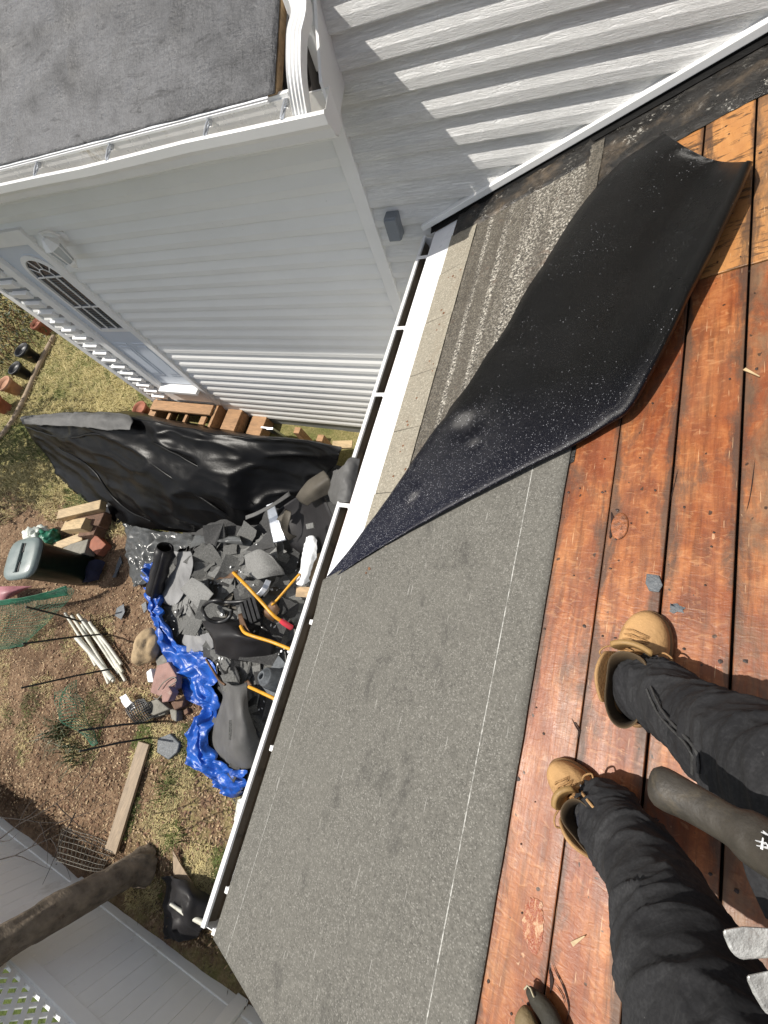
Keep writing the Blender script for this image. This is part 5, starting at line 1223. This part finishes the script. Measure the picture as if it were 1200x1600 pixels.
leaf_cloud(mb, cs, 1500, .08, rnd)
sb = empty('shrub', (cs[1][0].x, cs[1][0].y, G), 'low half bare shrub growing in the flower bed at far left', 'shrub')
br.build('branches', simple('tan_dry_stem', (0.22, 0.13, .07), .9, .4, 20), sb); mb.build('leaves', LEAFM, sb)

# ------------------------------------------------------------------ things standing on the bare soil
# rubbish bin
bp = at_z(132, 893, G); tp_ = at_z(20, 873, G + .86)
Mb = Matrix.Translation(bp) @ Matrix.Rotation(R_(20), 4, 'Z')
bn = empty('rubbish_bin', bp, 'tall dark green rubbish bin with a weathered grey lid', 'rubbish bin')
mb = MB(); mb.lathe([(.20, 0), (.21, .02), (.245, .80), (.265, .80), (.27, .83), (.25, .85)], 32, Mb, sq=3.6); mb.build('bin_body', DGREEN, bn)
mb = MB(); mb.lathe([(.285, .835), (.29, .86), (.275, .885), (.22, .90), (.12, .905), (.02, .895)], 32, Mb, sq=3.6); lid = mb.build('lid', GREYLID, bn)
mb = MB(); mb.box(Mb @ Vector((0, 0, .918)), (.04, .40, .03), rot=Mb.to_3x3(), bev=.008); mb.build('lid_handle', GREYLID, lid)
for s_ in (-.11, .11):
    mb = MB(); mb.box(Mb @ Vector((0.0, s_ * 1.2, .905)), (.10, .13, .008), rot=Mb.to_3x3(), bev=.003)
    mb.build('lid_recess', BLACKP, lid)
# bag of rubbish
def blob(c, r, seed, sc=2.2, amp=.35, sq=(1, 1, .7), n=20):
    mb = MB(); rows = []
    for j in range(n + 1):
        th = math.pi * j / n; rr = []
        for i in range(2 * n):
            ph = math.pi * i / n; v = Vector((math.sin(th) * math.cos(ph), math.sin(th) * math.sin(ph), math.cos(th)))
            k = 1 + amp * noise.noise(v * sc + Vector((seed, 0, 0))) + amp * .4 * noise.noise(v * sc * 2.7 + Vector((seed, 4, 0)))
            rr.append(c + Vector((v.x * sq[0], v.y * sq[1], v.z * sq[2])) * r * k)
        rows.append(rr)
    mb.grid(rows, closed=True); return mb
p = at_z(80, 848, G + .12); bg_ = empty('rubbish_bag', p, 'tied plastic rubbish bag, white and green, beside the rubbish bin', 'rubbish bag')
blob(at_z(58, 843, G + .16), .22, 3, 3, .5).build('white_plastic', WBAG, bg_); blob(at_z(76, 845, G + .14), .19, 8, 3, .5).build('green_plastic', GREENB, bg_)
# split wood and blocks
WD = [((128, 798), (.75, .16, .12), 25, PINE, 'pale split log uppermost in the wood pile beside the rubbish bin', .30), ((122, 822), (.55, .18, .16), 12, PINE, 'squared pale wood block with a sunlit end in the wood pile', .22), ((108, 848), (.62, .14, .10), 30, PINE, 'narrow pale plank leaning on the wood pile beside the bag', .10),
      ((150, 812), (.40, .24, .20), 8, BRICK, 'dark brown block at the right side of the wood pile', .14), ((146, 830), (.36, .22, .18), 15, BRICK, 'dark brown block in front of the wood pile, below its twin', .10), ((120, 862), (.70, .24, .16), 20, STONE_G, 'long mossy grey block lying between the wood pile and the bin', .08), ((156, 853), (.28, .20, .14), -20, TERRA, 'reddish brown brick on the soil at the foot of the pile', .08)]
for (px, py), sz, a, m_, lab, zo in WD:
    p = at_z(px, py, G + zo); mb = MB(); mb.box(p, sz, rot=Euler((R_(rnd.uniform(-8, 8)), R_(rnd.uniform(-10, 10)), R_(a))), bev=.012)
    o = mb.build('split_log' if m_ is PINE else 'stone_block', m_); tag(o, lab, 'split log' if m_ is PINE else 'block', 'blocks and logs in the wood pile')
p = at_z(166, 795, G + .1); mb = MB(); mb.box(p, (.16, .14, .03), rot=Euler((.3, .5, .2)), bev=.008); tag(mb.build('plastic_scrap', PAPER), 'white scrap leaning on the wood pile near the black tarp', 'scrap')
crumple('cloth', [[(128, 885, -4.42), (150, 875, -4.4), (166, 878, -4.46)], [(126, 896, -4.40), (146, 892, -4.34), (162, 892, -4.44)], [(126, 912, -4.46), (142, 910, -4.42), (156, 906, -4.47)]], NAVY, 'dark navy cloth on the ground at the foot of the rubbish bin', 'cloth', .03, 7, 14)
crumple('pink_sheet', [[(-20, 918, -4.25), (10, 916, -4.22), (52, 916, -4.36)], [(-20, 930, -4.22), (10, 926, -4.2), (45, 919, -4.36)], [(-20, 944, -4.25), (8, 938, -4.25), (35, 924, -4.4)]], PINK, 'dull pink plastic sheet at the left edge below the bin', 'plastic sheet', .01, 5, 15)
# scraps of shingle on the soil
for poly_, lab in (([(187, 868), (182, 880), (178, 895), (174, 902), (180, 902), (184, 888), (189, 878)], 'long thin slate grey shingle scrap on the soil near the wood pile'), ([(182, 950), (194, 944), (196, 956), (190, 968), (180, 962)], 'slate grey shingle scrap on the soil above the white pipes'),
                   ([(206, 875), (218, 872), (222, 886), (208, 892), (203, 884)], 'dark shingle scrap beside the crumpled grey plastic'), ([(222, 945), (229, 940), (230, 952), (225, 958)], 'small dark shingle scrap beside the upper blue tarp')):
    pts = [at_z(x, y, G + .05) for x, y in poly_]; mb = MB(); mb.quadbox([p + Vector((0, 0, .03 * noise.noise(p * 4))) for p in pts], (0, 0, -.012)); tag(mb.build('shingle_scrap', SLATE), lab, 'shingle scrap')
# boulder, flagstones
blob(at_z(232, 1012, G + .12), .20, 21, 1.1, .28, (.85, 1.1, .8)).build('boulder', STONE_T); tag(bpy.data.objects['boulder'], 'tan rounded boulder beside the blue tarp', 'boulder')
FS = [([(244, 1040), (262, 1034), (276, 1056), (274, 1076), (250, 1088), (234, 1082)], .20, STONE_R, 'large reddish flagstone on top of the stone pile'), ([(226, 1098), (246, 1092), (264, 1108), (240, 1118), (222, 1112)], .14, STONE_G, 'tan flat stone at the lower left of the stone pile'),
      ([(252, 1078), (264, 1072), (270, 1082), (262, 1096), (252, 1098)], .27, STONE_R, 'small angular brown stone lying on the reddish flagstone'), ([(238, 1112), (262, 1104), (258, 1116), (240, 1122)], .07, STONE_G, 'narrow mossy grey stone below the stone pile'),
      ([(266, 1098), (288, 1088), (284, 1104), (272, 1110)], .12, BRICK, 'red brown broken block at the right of the stone pile'), ([(264, 1106), (276, 1110), (276, 1128), (268, 1124)], .10, STONE_G, 'small grey stone block standing below the broken block'),
      ([(228, 1050), (236, 1044), (240, 1066), (230, 1066)], .14, PAPER, 'pale chalky stone at the left of the reddish flagstone'), ([(242, 1030), (254, 1022), (262, 1034), (246, 1044)], .10, STONE_G, 'greenish grey stone between boulder and reddish flagstone'),
      ([(246, 1154), (266, 1146), (280, 1162), (276, 1176), (262, 1188), (244, 1176)], .07, SLATE, 'grey slate slab lying alone on the grass below the stone pile'), ([(286, 1110), (292, 1106), (294, 1114), (288, 1118)], .06, BRICK, 'tiny red brick chip near the lower blue tarp')]
for poly_, h_, m_, lab in FS:
    pts = [at_z(x, y, G + h_) for x, y in poly_]; mb = MB(); c = sum(pts, Vector()) / len(pts)
    mb.quadbox([p + Vector((0, 0, .02 * noise.noise(p * 3))) for p in pts], (0, 0, -min(h_, .10) - .01)); tag(mb.build('flagstone', m_, bevel=.012), lab, 'stone', 'stones piled by the blue tarp')
mb = MB(); pts = [at_z(x, y, G + .24) for x, y in ((247, 1078), (256, 1066), (270, 1058), (276, 1064), (262, 1074), (254, 1084), (246, 1092), (240, 1090))]
mb.tube(spline(pts, 5), .007, 5); tag(mb.build('wire_loop', WIRE), 'thin bent wire loop lying on the reddish flagstone', 'wire')
# bundle of white pipes
PV = [((102, 958), (150, 1040)), ((112, 962), (178, 1065)), ((122, 960), (186, 1052)), ((132, 968), (192, 1050)), ((140, 972), (196, 1064)), ((120, 996), (176, 1062)), ((128, 975), (170, 1068)), ((146, 980), (190, 1038))]
for i, (a, b) in enumerate(PV):
    p, q = at_z(*a, G + .06 + .03 * (i % 3)), at_z(*b, G + .05 + .03 * (i % 2)); mb = MB(); mb.tube([p, (p + q) / 2 + Vector((0, 0, -.015)), q], .020 if i != 5 else .034, 10)
    if i == 5: tag(mb.build('white_pipe', PVC), 'thickest white pipe, lying apart from the bundle of thin pipes', 'pipe')
    else: tag(mb.build('white_pipe', PVC), 'thin dirty white pipe in the bundle lying on the garden soil', 'pipe', 'thin pipes bundled on the soil')
# stakes, and the shadows they throw
ST = [((168, 990), (35, 1006), 1.0, 'dark garden stake standing across the white pipes'), ((138, 975), (40, 948), 0.9, 'thin dark garden stake above the white pipes'), ((190, 1042), (33, 1075), 0.9, 'dark garden stake at the lower end of the white pipes'), ((248, 1127), (122, 1142), .8, 'dark garden stake below the stone pile'), ((238, 1152), (124, 1174), .8, 'dark garden stake beside the timber edging board')]
for a, b, h_, lab in ST:
    p = at_z(*a, G - .02); q = at_z(*b, G + h_)
    mb = MB(); mb.tube([p, p.lerp(q, .5) + Vector((0, .01, 0)), q], .012, 6); tag(mb.build('garden_stake', STAKE), lab, 'garden stake')
# netting
def net(name, rows, mat, label, cat, ku=5, r=.0035, amp=.03, seed=3, step=1):
    gq = patch([zrow(r_) for r_ in rows], ku, ku, amp, 3, seed=seed); mb = MB()
    for r_ in gq[::step]: mb.tube(r_, r, 4, caps=False)
    for i in range(0, len(gq[0]), step): mb.tube([r_[i] for r_ in gq], r, 4, caps=False)
    return tag(mb.build(name, mat), label, cat)
net('garden_netting', [[(-30, 944, -4.0), (20, 940, -4.0), (60, 932, -4.05), (104, 918, -4.1)], [(-30, 965, -4.2), (20, 960, -4.2), (66, 948, -4.2), (112, 932, -4.2)], [(-30, 1000, -4.35), (10, 995, -4.35), (30, 1000, -4.4), (40, 1005, -4.45)], [(-30, 1030, -4.45), (0, 1015, -4.45), (18, 1012, -4.46), (30, 1008, -4.47)]], NETG, 'green garden netting hung over stakes at the left edge', 'netting', 9, .0024, .02)
crumple('net_hem', [[(-30, 940, -3.98), (20, 936, -3.98), (60, 929, -4.02), (106, 915, -4.1)], [(-30, 950, -4.05), (20, 944, -4.05), (62, 938, -4.12), (108, 930, -4.2)]], NETG, 'gathered green hem along the top of the garden netting', 'netting hem', .02, 5, 31)
net('garden_netting', [[(82, 1080, -4.3), (105, 1070, -4.25), (120, 1062, -4.3)], [(84, 1098, -4.25), (110, 1092, -4.15), (128, 1100, -4.25)], [(98, 1118, -4.25), (120, 1115, -4.2), (134, 1122, -4.3)], [(120, 1138, -4.35), (132, 1140, -4.35), (140, 1135, -4.4)], [(140, 1165, -4.4), (145, 1165, -4.4), (150, 1162, -4.42)]], NETG, 'loose pale green netting among the weeds below the white pipes', 'netting', 5, .003, .06, 7)
# plastic sheet and mesh crate
crumple('plastic_scrap', [[(188, 1090, -4.38), (198, 1084, -4.36)], [(196, 1104, -4.36), (206, 1096, -4.36)], [(206, 1112, -4.38), (214, 1106, -4.38)]], PAPER, 'white plastic scrap on the soil beside the black mesh', 'plastic scrap', .015, 8, 33)
net('plastic_mesh', [[(196, 1108, -4.35), (212, 1095, -4.32), (225, 1092, -4.32)], [(204, 1122, -4.36), (218, 1112, -4.3), (232, 1104, -4.32)], [(214, 1132, -4.4), (228, 1126, -4.38), (242, 1120, -4.4)]], BLACKP, 'black plastic mesh beside the stone pile', 'mesh', 5, .007, .01, 9)
# timber board and the wire trellis near the trunk
p, q = at_z(228, 1160, G + .03), at_z(176, 1330, G + .05); mb = MB(); d = (q - p); nn = Vector((-d.y, d.x, 0)).normalized() * .085
mb.quadbox([p - nn, q - nn, q + nn, p + nn], (0, 0, .035)); tag(mb.build('timber_board', OLDW, bevel=.004), 'weathered timber board laid on the soil towards the tree trunk', 'timber board')
net('wire_trellis', [[(98, 1290, -4.46), (140, 1306, -4.46), (180, 1322, -4.46)], [(88, 1345, -4.2), (125, 1356, -4.2), (158, 1362, -4.25)]], WIRE, 'rusty wire trellis standing by the white fence behind the tree trunk', 'wire trellis', 7, .0028, .01, 4)

# ------------------------------------------------------------------ tree trunk, twigs
tb = at_z(238, 1352, G - .02)
tr_ = empty('tree', tb, 'thick leaning tree trunk with rough bark in front of the white fence', 'tree')
pts = spline([at_z(226, 1352, G + .02), at_z(200, 1362, G + .20), at_z(160, 1385, G + .42), at_z(110, 1412, G + .68), at_z(55, 1444, G + .92), at_z(0, 1476, G + 1.12), at_z(-90, 1535, G + 1.40), at_z(-220, 1620, G + 1.75)], 7)
mb = MB(); rows = []
for i, p in enumerate(pts):
    t = (pts[min(i + 1, len(pts) - 1)] - pts[max(i - 1, 0)]).normalized(); a = t.cross(Vector((0, 0, 1))).normalized(); b = a.cross(t)
    base = .132 + .05 * (1 - sstep(0, 7, i))
    rr = []
    for k in range(40):
        th = 2 * math.pi * k / 40; v = a * math.cos(th) + b * math.sin(th)
        q = Vector((math.cos(th) * 2.4, math.sin(th) * 2.4, i * .11))
        rr.append(p + v * base * (1 + .16 * noise.noise(q) + .24 * (0.4 - abs(noise.noise(Vector((math.cos(th) * 4, math.sin(th) * 4, i * .06))))) + .06 * noise.noise(q * 4)))
    rows.append(rr)
mb.grid(rows, closed=True); mb.add(rows[-1], [list(range(40))]); mb.add(rows[0], [list(range(40))[::-1]]); mb.build('trunk', BARK, tr_)
bw = MB()
def branch(p, d, L__, r, depth):
    pts_ = [p]; q = p.copy(); dd = d.copy()
    for i in range(6):
        dd = (dd + Vector((rnd.uniform(-.22, .22), rnd.uniform(-.22, .22), rnd.uniform(-.15, .15)))).normalized(); q = q + dd * L__ / 6; pts_.append(q.copy())
        if depth > 0 and i > 0 and rnd.random() < .75: branch(q, (dd + Vector((rnd.uniform(-.8, .8), rnd.uniform(-.8, .8), rnd.uniform(-.3, .5)))).normalized(), L__ * rnd.uniform(.35, .6), r * .5, depth - 1)
    bw.tube(pts_, [r * (1 - .13 * i) for i in range(7)], 5, caps=False)
for a, b, zz0, zz1 in (((-60, 1262, 0, 0), (52, 1250, 0, 0), -3.2, -3.1), ((-60, 1330, 0, 0), (88, 1282, 0, 0), -3.2, -3.05), ((-40, 1372, 0, 0), (72, 1278, 0, 0), -3.1, -3.0)):
    p, q = at_z(a[0], a[1], zz0), at_z(b[0], b[1], zz1); branch(p, (q - p).normalized(), (q - p).length * 1.05, .008, 1)
p, q = at_z(118, 1270, -3.3), at_z(40, 1378, -3.0); branch(p, (q - p).normalized(), (q - p).length, .006, 0)
tw = bw.build('bare_branches', TWIG); tag(tw, 'thin bare dark branches reaching in front of the white fence', 'branches')

yt = empty('tree', (-10.9, 0.65, G), 'leafy garden tree beyond the left edge, its shade falling on the lawn', 'tree')
mb = MB(); mb.tube([(-10.9, .65, G - .05), (-10.85, .7, -3.4), (-10.8, .72, -2.3), (-10.7, .75, -1.4)], [.11, .09, .07, .03], 8)
for i in range(16):
    a = i * 2.4; z = -2.9 + i * .11; mb.tube([(-10.83, .7, z), (-10.83 + .5 * math.cos(a), .7 + .5 * math.sin(a), z + .2), (-10.83 + .95 * math.cos(a), .7 + .95 * math.sin(a), z + .55)], [.03, .02, .006], 5)
mb.build('trunk', BARK, yt)
mb = MB(); leaf_cloud(mb, [(Vector((-10.8 + rnd.uniform(-.9, .9), .75 + rnd.uniform(-1.0, .9), rnd.uniform(-2.6, -1.0))), .45) for i in range(26)], 2600, .13, rnd); mb.build('crown', LEAFM, yt)

# ------------------------------------------------------------------ white fence with a lattice top
FY = -3.62
fe = empty('vinyl_fence', (-4, FY, G), 'white vinyl fence with solid panels and a lattice top', 'fence')
posts = [-9.2, -6.3, -3.55 - .55, -1.86, 0.4]
posts = [-8.6, -6.35, -4.10, -1.86, 0.38]
def fpanel(x0, x1):
    mb = MB(); n = int((x1 - x0) / .15); st_ = (x1 - x0) / n
    for i in range(n): mb.box((x0 + st_ * (i + .5), FY, -4.02), (st_ - .002, .028 + .002 * (i % 2), 1.06), bev=.003)
    mb.build('fence_panel', FENCE, fe)
    mb = MB(); mb.box(((x0 + x1) / 2, FY, -4.47), (x1 - x0, .05, .14), bev=.006); mb.box(((x0 + x1) / 2, FY, -3.58), (x1 - x0, .06, .13), bev=.006); mb.box(((x0 + x1) / 2, FY, -3.14), (x1 - x0, .06, .06), bev=.006); mb.build('fence_rail', FENCE, fe)
    mb = MB(); h_ = .36
    k = 0
    for sd in (1, -1):
        x = x0 - h_
        while x < x1:
            a, b = Vector((x, FY + .006 * sd, -3.52)), Vector((x + h_, FY + .006 * sd, -3.16))
            if sd < 0: a.z, b.z = b.z, a.z
            ta = max(0, (x0 - a.x) / h_); tb_ = min(1, (x1 - a.x) / h_)
            if tb_ - ta > .05:
                A_, B_ = a.lerp(b, ta), a.lerp(b, tb_); d = (B_ - A_).normalized(); nn = Vector((-d.z, 0, d.x)) * .021
                mb.quadbox([A_ - nn, B_ - nn, B_ + nn, A_ + nn], (0, .010, 0))
            x += .135
    mb.build('lattice', FENCE, fe)
for a, b in zip(posts[:-1], posts[1:]): fpanel(a + .065, b - .065)
for x in posts:
    mb = MB(); mb.box((x, FY, -3.80), (.125, .125, 1.42), bev=.008); mb.box((x, FY, -3.07), (.15, .15, .03), bev=.006); mb.lathe([(.10, 0), (.012, .05)], 4, Matrix.Translation((x, FY, -3.055)) @ Matrix.Rotation(R_(45), 4, 'Z'), smooth=False); mb.build('fence_post', FENCE, fe)

# dark bags and scraps in the shade at the fence
crumple('bin_bag', [[(258, 1368, -4.45), (290, 1372, -4.35), (330, 1398, -4.4)], [(262, 1392, -4.42), (296, 1400, -4.25), (332, 1420, -4.35)], [(258, 1425, -4.42), (290, 1432, -4.3), (322, 1445, -4.4)], [(262, 1462, -4.47), (285, 1466, -4.42), (312, 1462, -4.46)]], FELT_D, 'flattened black bin bag in the shade by the fence', 'bin bag', .05, 5, 41)
p = [at_z(x, y, G + .06) for x, y in ((271, 1328), (283, 1350), (305, 1385), (272, 1368))]; mb = MB(); mb.quadbox(p, (0, 0, .01)); tag(mb.build('board_scrap', OLDW), 'pointed grey board scrap lying above the black bin bag', 'board scrap')
mb = MB(); mb.tube([at_z(266, 1412, G + .25), at_z(290, 1428, G + .22), at_z(318, 1442, G + .2)], [.012, .02, .026], 8); tag(mb.build('white_pipe', PVC), 'short white pipe lying on the black bin bag by the fence', 'pipe')
p = [at_z(x, y, G + .1) for x, y in ((384, 1245), (374, 1248), (368, 1280), (376, 1284))]; mb = MB(); mb.quadbox(p, (0, 0, .03)); tag(mb.build('board_scrap', PVC), 'white board end beneath the gutter below the blue tarp', 'board scrap')

# ------------------------------------------------------------------ grass, weeds and litter
def scatter(n, region, fn):
    k = 0
    while k < n:
        px, py = rnd.uniform(region[0], region[2]), rnd.uniform(region[1], region[3])
        p = at_z(px, py, G)
        if fn(p, px, py): k += 1
gm = MB(); gd = MB()
def blade(mb, p, h, w_, lean):
    a = rnd.uniform(0, 6.28); d = Vector((math.cos(a), math.sin(a), 0)); nn = Vector((-d.y, d.x, 0)) * w_
    b = Vector((p.x, p.y, ground_h(p.x, p.y) - .004))
    m_ = b + Vector((0, 0, h * .6)) + d * lean * h * .4; t = b + Vector((0, 0, h * rnd.uniform(.7, 1))) + d * lean * h
    mb.add([b - nn, b + nn, m_ + nn * .7, m_ - nn * .7, t], [(0, 1, 2, 3), (3, 2, 4)])
def lawn(p, px, py):
    e = p.y + 1.6 * (noise.noise(Vector((p.x, p.y, 0)) * 1.3) * .5)
    if e < .15 or (p.x > -4.9 and p.y > .3): return False
    gp = noise.noise(Vector((p.x * 1.1, p.y * 1.1, 4))) + .25 * noise.noise(Vector((p.x * 5, p.y * 5, 1)))
    blade(gm if gp > .18 else gd, p, rnd.uniform(.03, .075), rnd.uniform(.003, .008), rnd.uniform(.4, 1.8)); return True
scatter(30000, (-40, 430, 260, 880), lawn)
def patchy(p, px, py):
    n_ = noise.noise(Vector((p.x * 1.9, p.y * 1.9, 9)))
    if n_ < .02 or px > 400: return False
    blade(gm if noise.noise(Vector((p.x * 2.2, p.y * 2.2, 3))) > .22 else gd, p, rnd.uniform(.02, .05), rnd.uniform(.002, .005), rnd.uniform(.6, 2)); return True
scatter(9000, (200, 1130, 385, 1420), patchy)
scatter(5000, (0, 960, 240, 1200), patchy)
GRG = simple('green_grass', (0.105, 0.13, 0.03), .8, .5, 5); GRD = simple('dry_grass', (0.50, 0.42, 0.205), .85, .4, 5)
tag(gm.build('green_grass', GRG), kind='stuff'); tag(gd.build('dry_grass', GRD), kind='stuff')
LM = [simple('tan_leaf_litter', (0.40, 0.29, 0.17), .8, .4, 9), simple('brown_leaf_litter', (0.15, 0.085, .045), .85, .4, 9), simple('dark_twig_litter', (0.05, .033, .022), .9, .3, 9)]
lms = [MB(), MB(), MB()]
def litter(p, px, py):
    if (px > 380 and py > 1240) or p.y < -3.5: return False
    k = rnd.choices((0, 1, 2), (.42, .36, .22))[0]; mb = lms[k]
    z = ground_h(p.x, p.y) + rnd.uniform(.004, .02); a = rnd.uniform(0, 6.28); s_ = rnd.uniform(.005, .022) * (1 if k < 2 else 2.2)
    d = Vector((math.cos(a), math.sin(a), rnd.uniform(-.35, .35))); nn = Vector((-d.y, d.x, rnd.uniform(-.4, .4))) * (rnd.uniform(.25, .6) if k < 2 else .08); c = Vector((p.x, p.y, z))
    mb.add([c - d * s_, c - nn * s_, c + d * s_ * rnd.uniform(.7, 1), c + nn * s_], [(0, 1, 2), (0, 2, 3)]); return True
scatter(22000, (-30, 790, 400, 1480), litter)
for mb, m_, nm in zip(lms, LM, ('tan_leaf_litter', 'brown_leaf_litter', 'twig_litter')): tag(mb.build(nm, m_), kind='stuff')
pb = MB()
def pebbles(p, px, py):
    s_ = rnd.uniform(.008, .03); c = Vector((p.x, p.y, ground_h(p.x, p.y) + s_ * .3)); M_ = Matrix.Rotation(rnd.uniform(0, 6), 3, 'Z')
    v = [c + M_ @ Vector((x * s_ * rnd.uniform(.7, 1.2), y * s_ * rnd.uniform(.6, 1.1), z * s_ * .6)) for x, y, z in ((1, 0, 0), (0, 1, 0), (-1, 0, 0), (0, -1, 0), (0, 0, 1), (0, 0, -1))]
    pb.add(v, [(0, 1, 4), (1, 2, 4), (2, 3, 4), (3, 0, 4), (1, 0, 5), (2, 1, 5), (3, 2, 5), (0, 3, 5)]); return True
scatter(1600, (60, 800, 380, 1350), pebbles)
tag(pb.build('pebbles', simple('soil_clod', (.26, .155, .095), .9, .45, 12)), kind='stuff')
# weed clumps that can be told apart
for i, (px, py, n_, h_, lab) in enumerate(((100, 1140, 90, .26, 'spiky dark green weed clump left of the loose netting'), (262, 1232, 60, .10, 'small green weed tuft on the soil below the slate slab'), (275, 1300, 60, .10, 'small green weed tuft near the pointed board scrap'), (120, 1175, 60, .22, 'dark weed clump beside the lowest garden stake'), (268, 1208, 50, .09, 'bright grass tuft just below the slate slab'))):
    c = at_z(px, py, G); mb = MB(); ow = gm
    for k in range(n_):
        p = c + Vector((rnd.gauss(0, .07), rnd.gauss(0, .07), 0)); blade(mb, p, h_ * rnd.uniform(.6, 1.2), .006, rnd.uniform(.3, 1.3))
    tag(mb.build('weed_clump', LEAFM if i in (0, 3) else GRG), lab, 'weeds')
# dark plants and leaves along the fence foot
mb = MB(); cs = [(Vector((x, FY + .27, G + .03)), .15) for x in [-7 + .28 * k for k in range(27)]]
leaf_cloud(mb, cs, 2600, .045, rnd); tag(mb.build('dead_weeds', simple('dead_leaf', (0.10, 0.065, .035), .85, .5, 6)), kind='stuff')
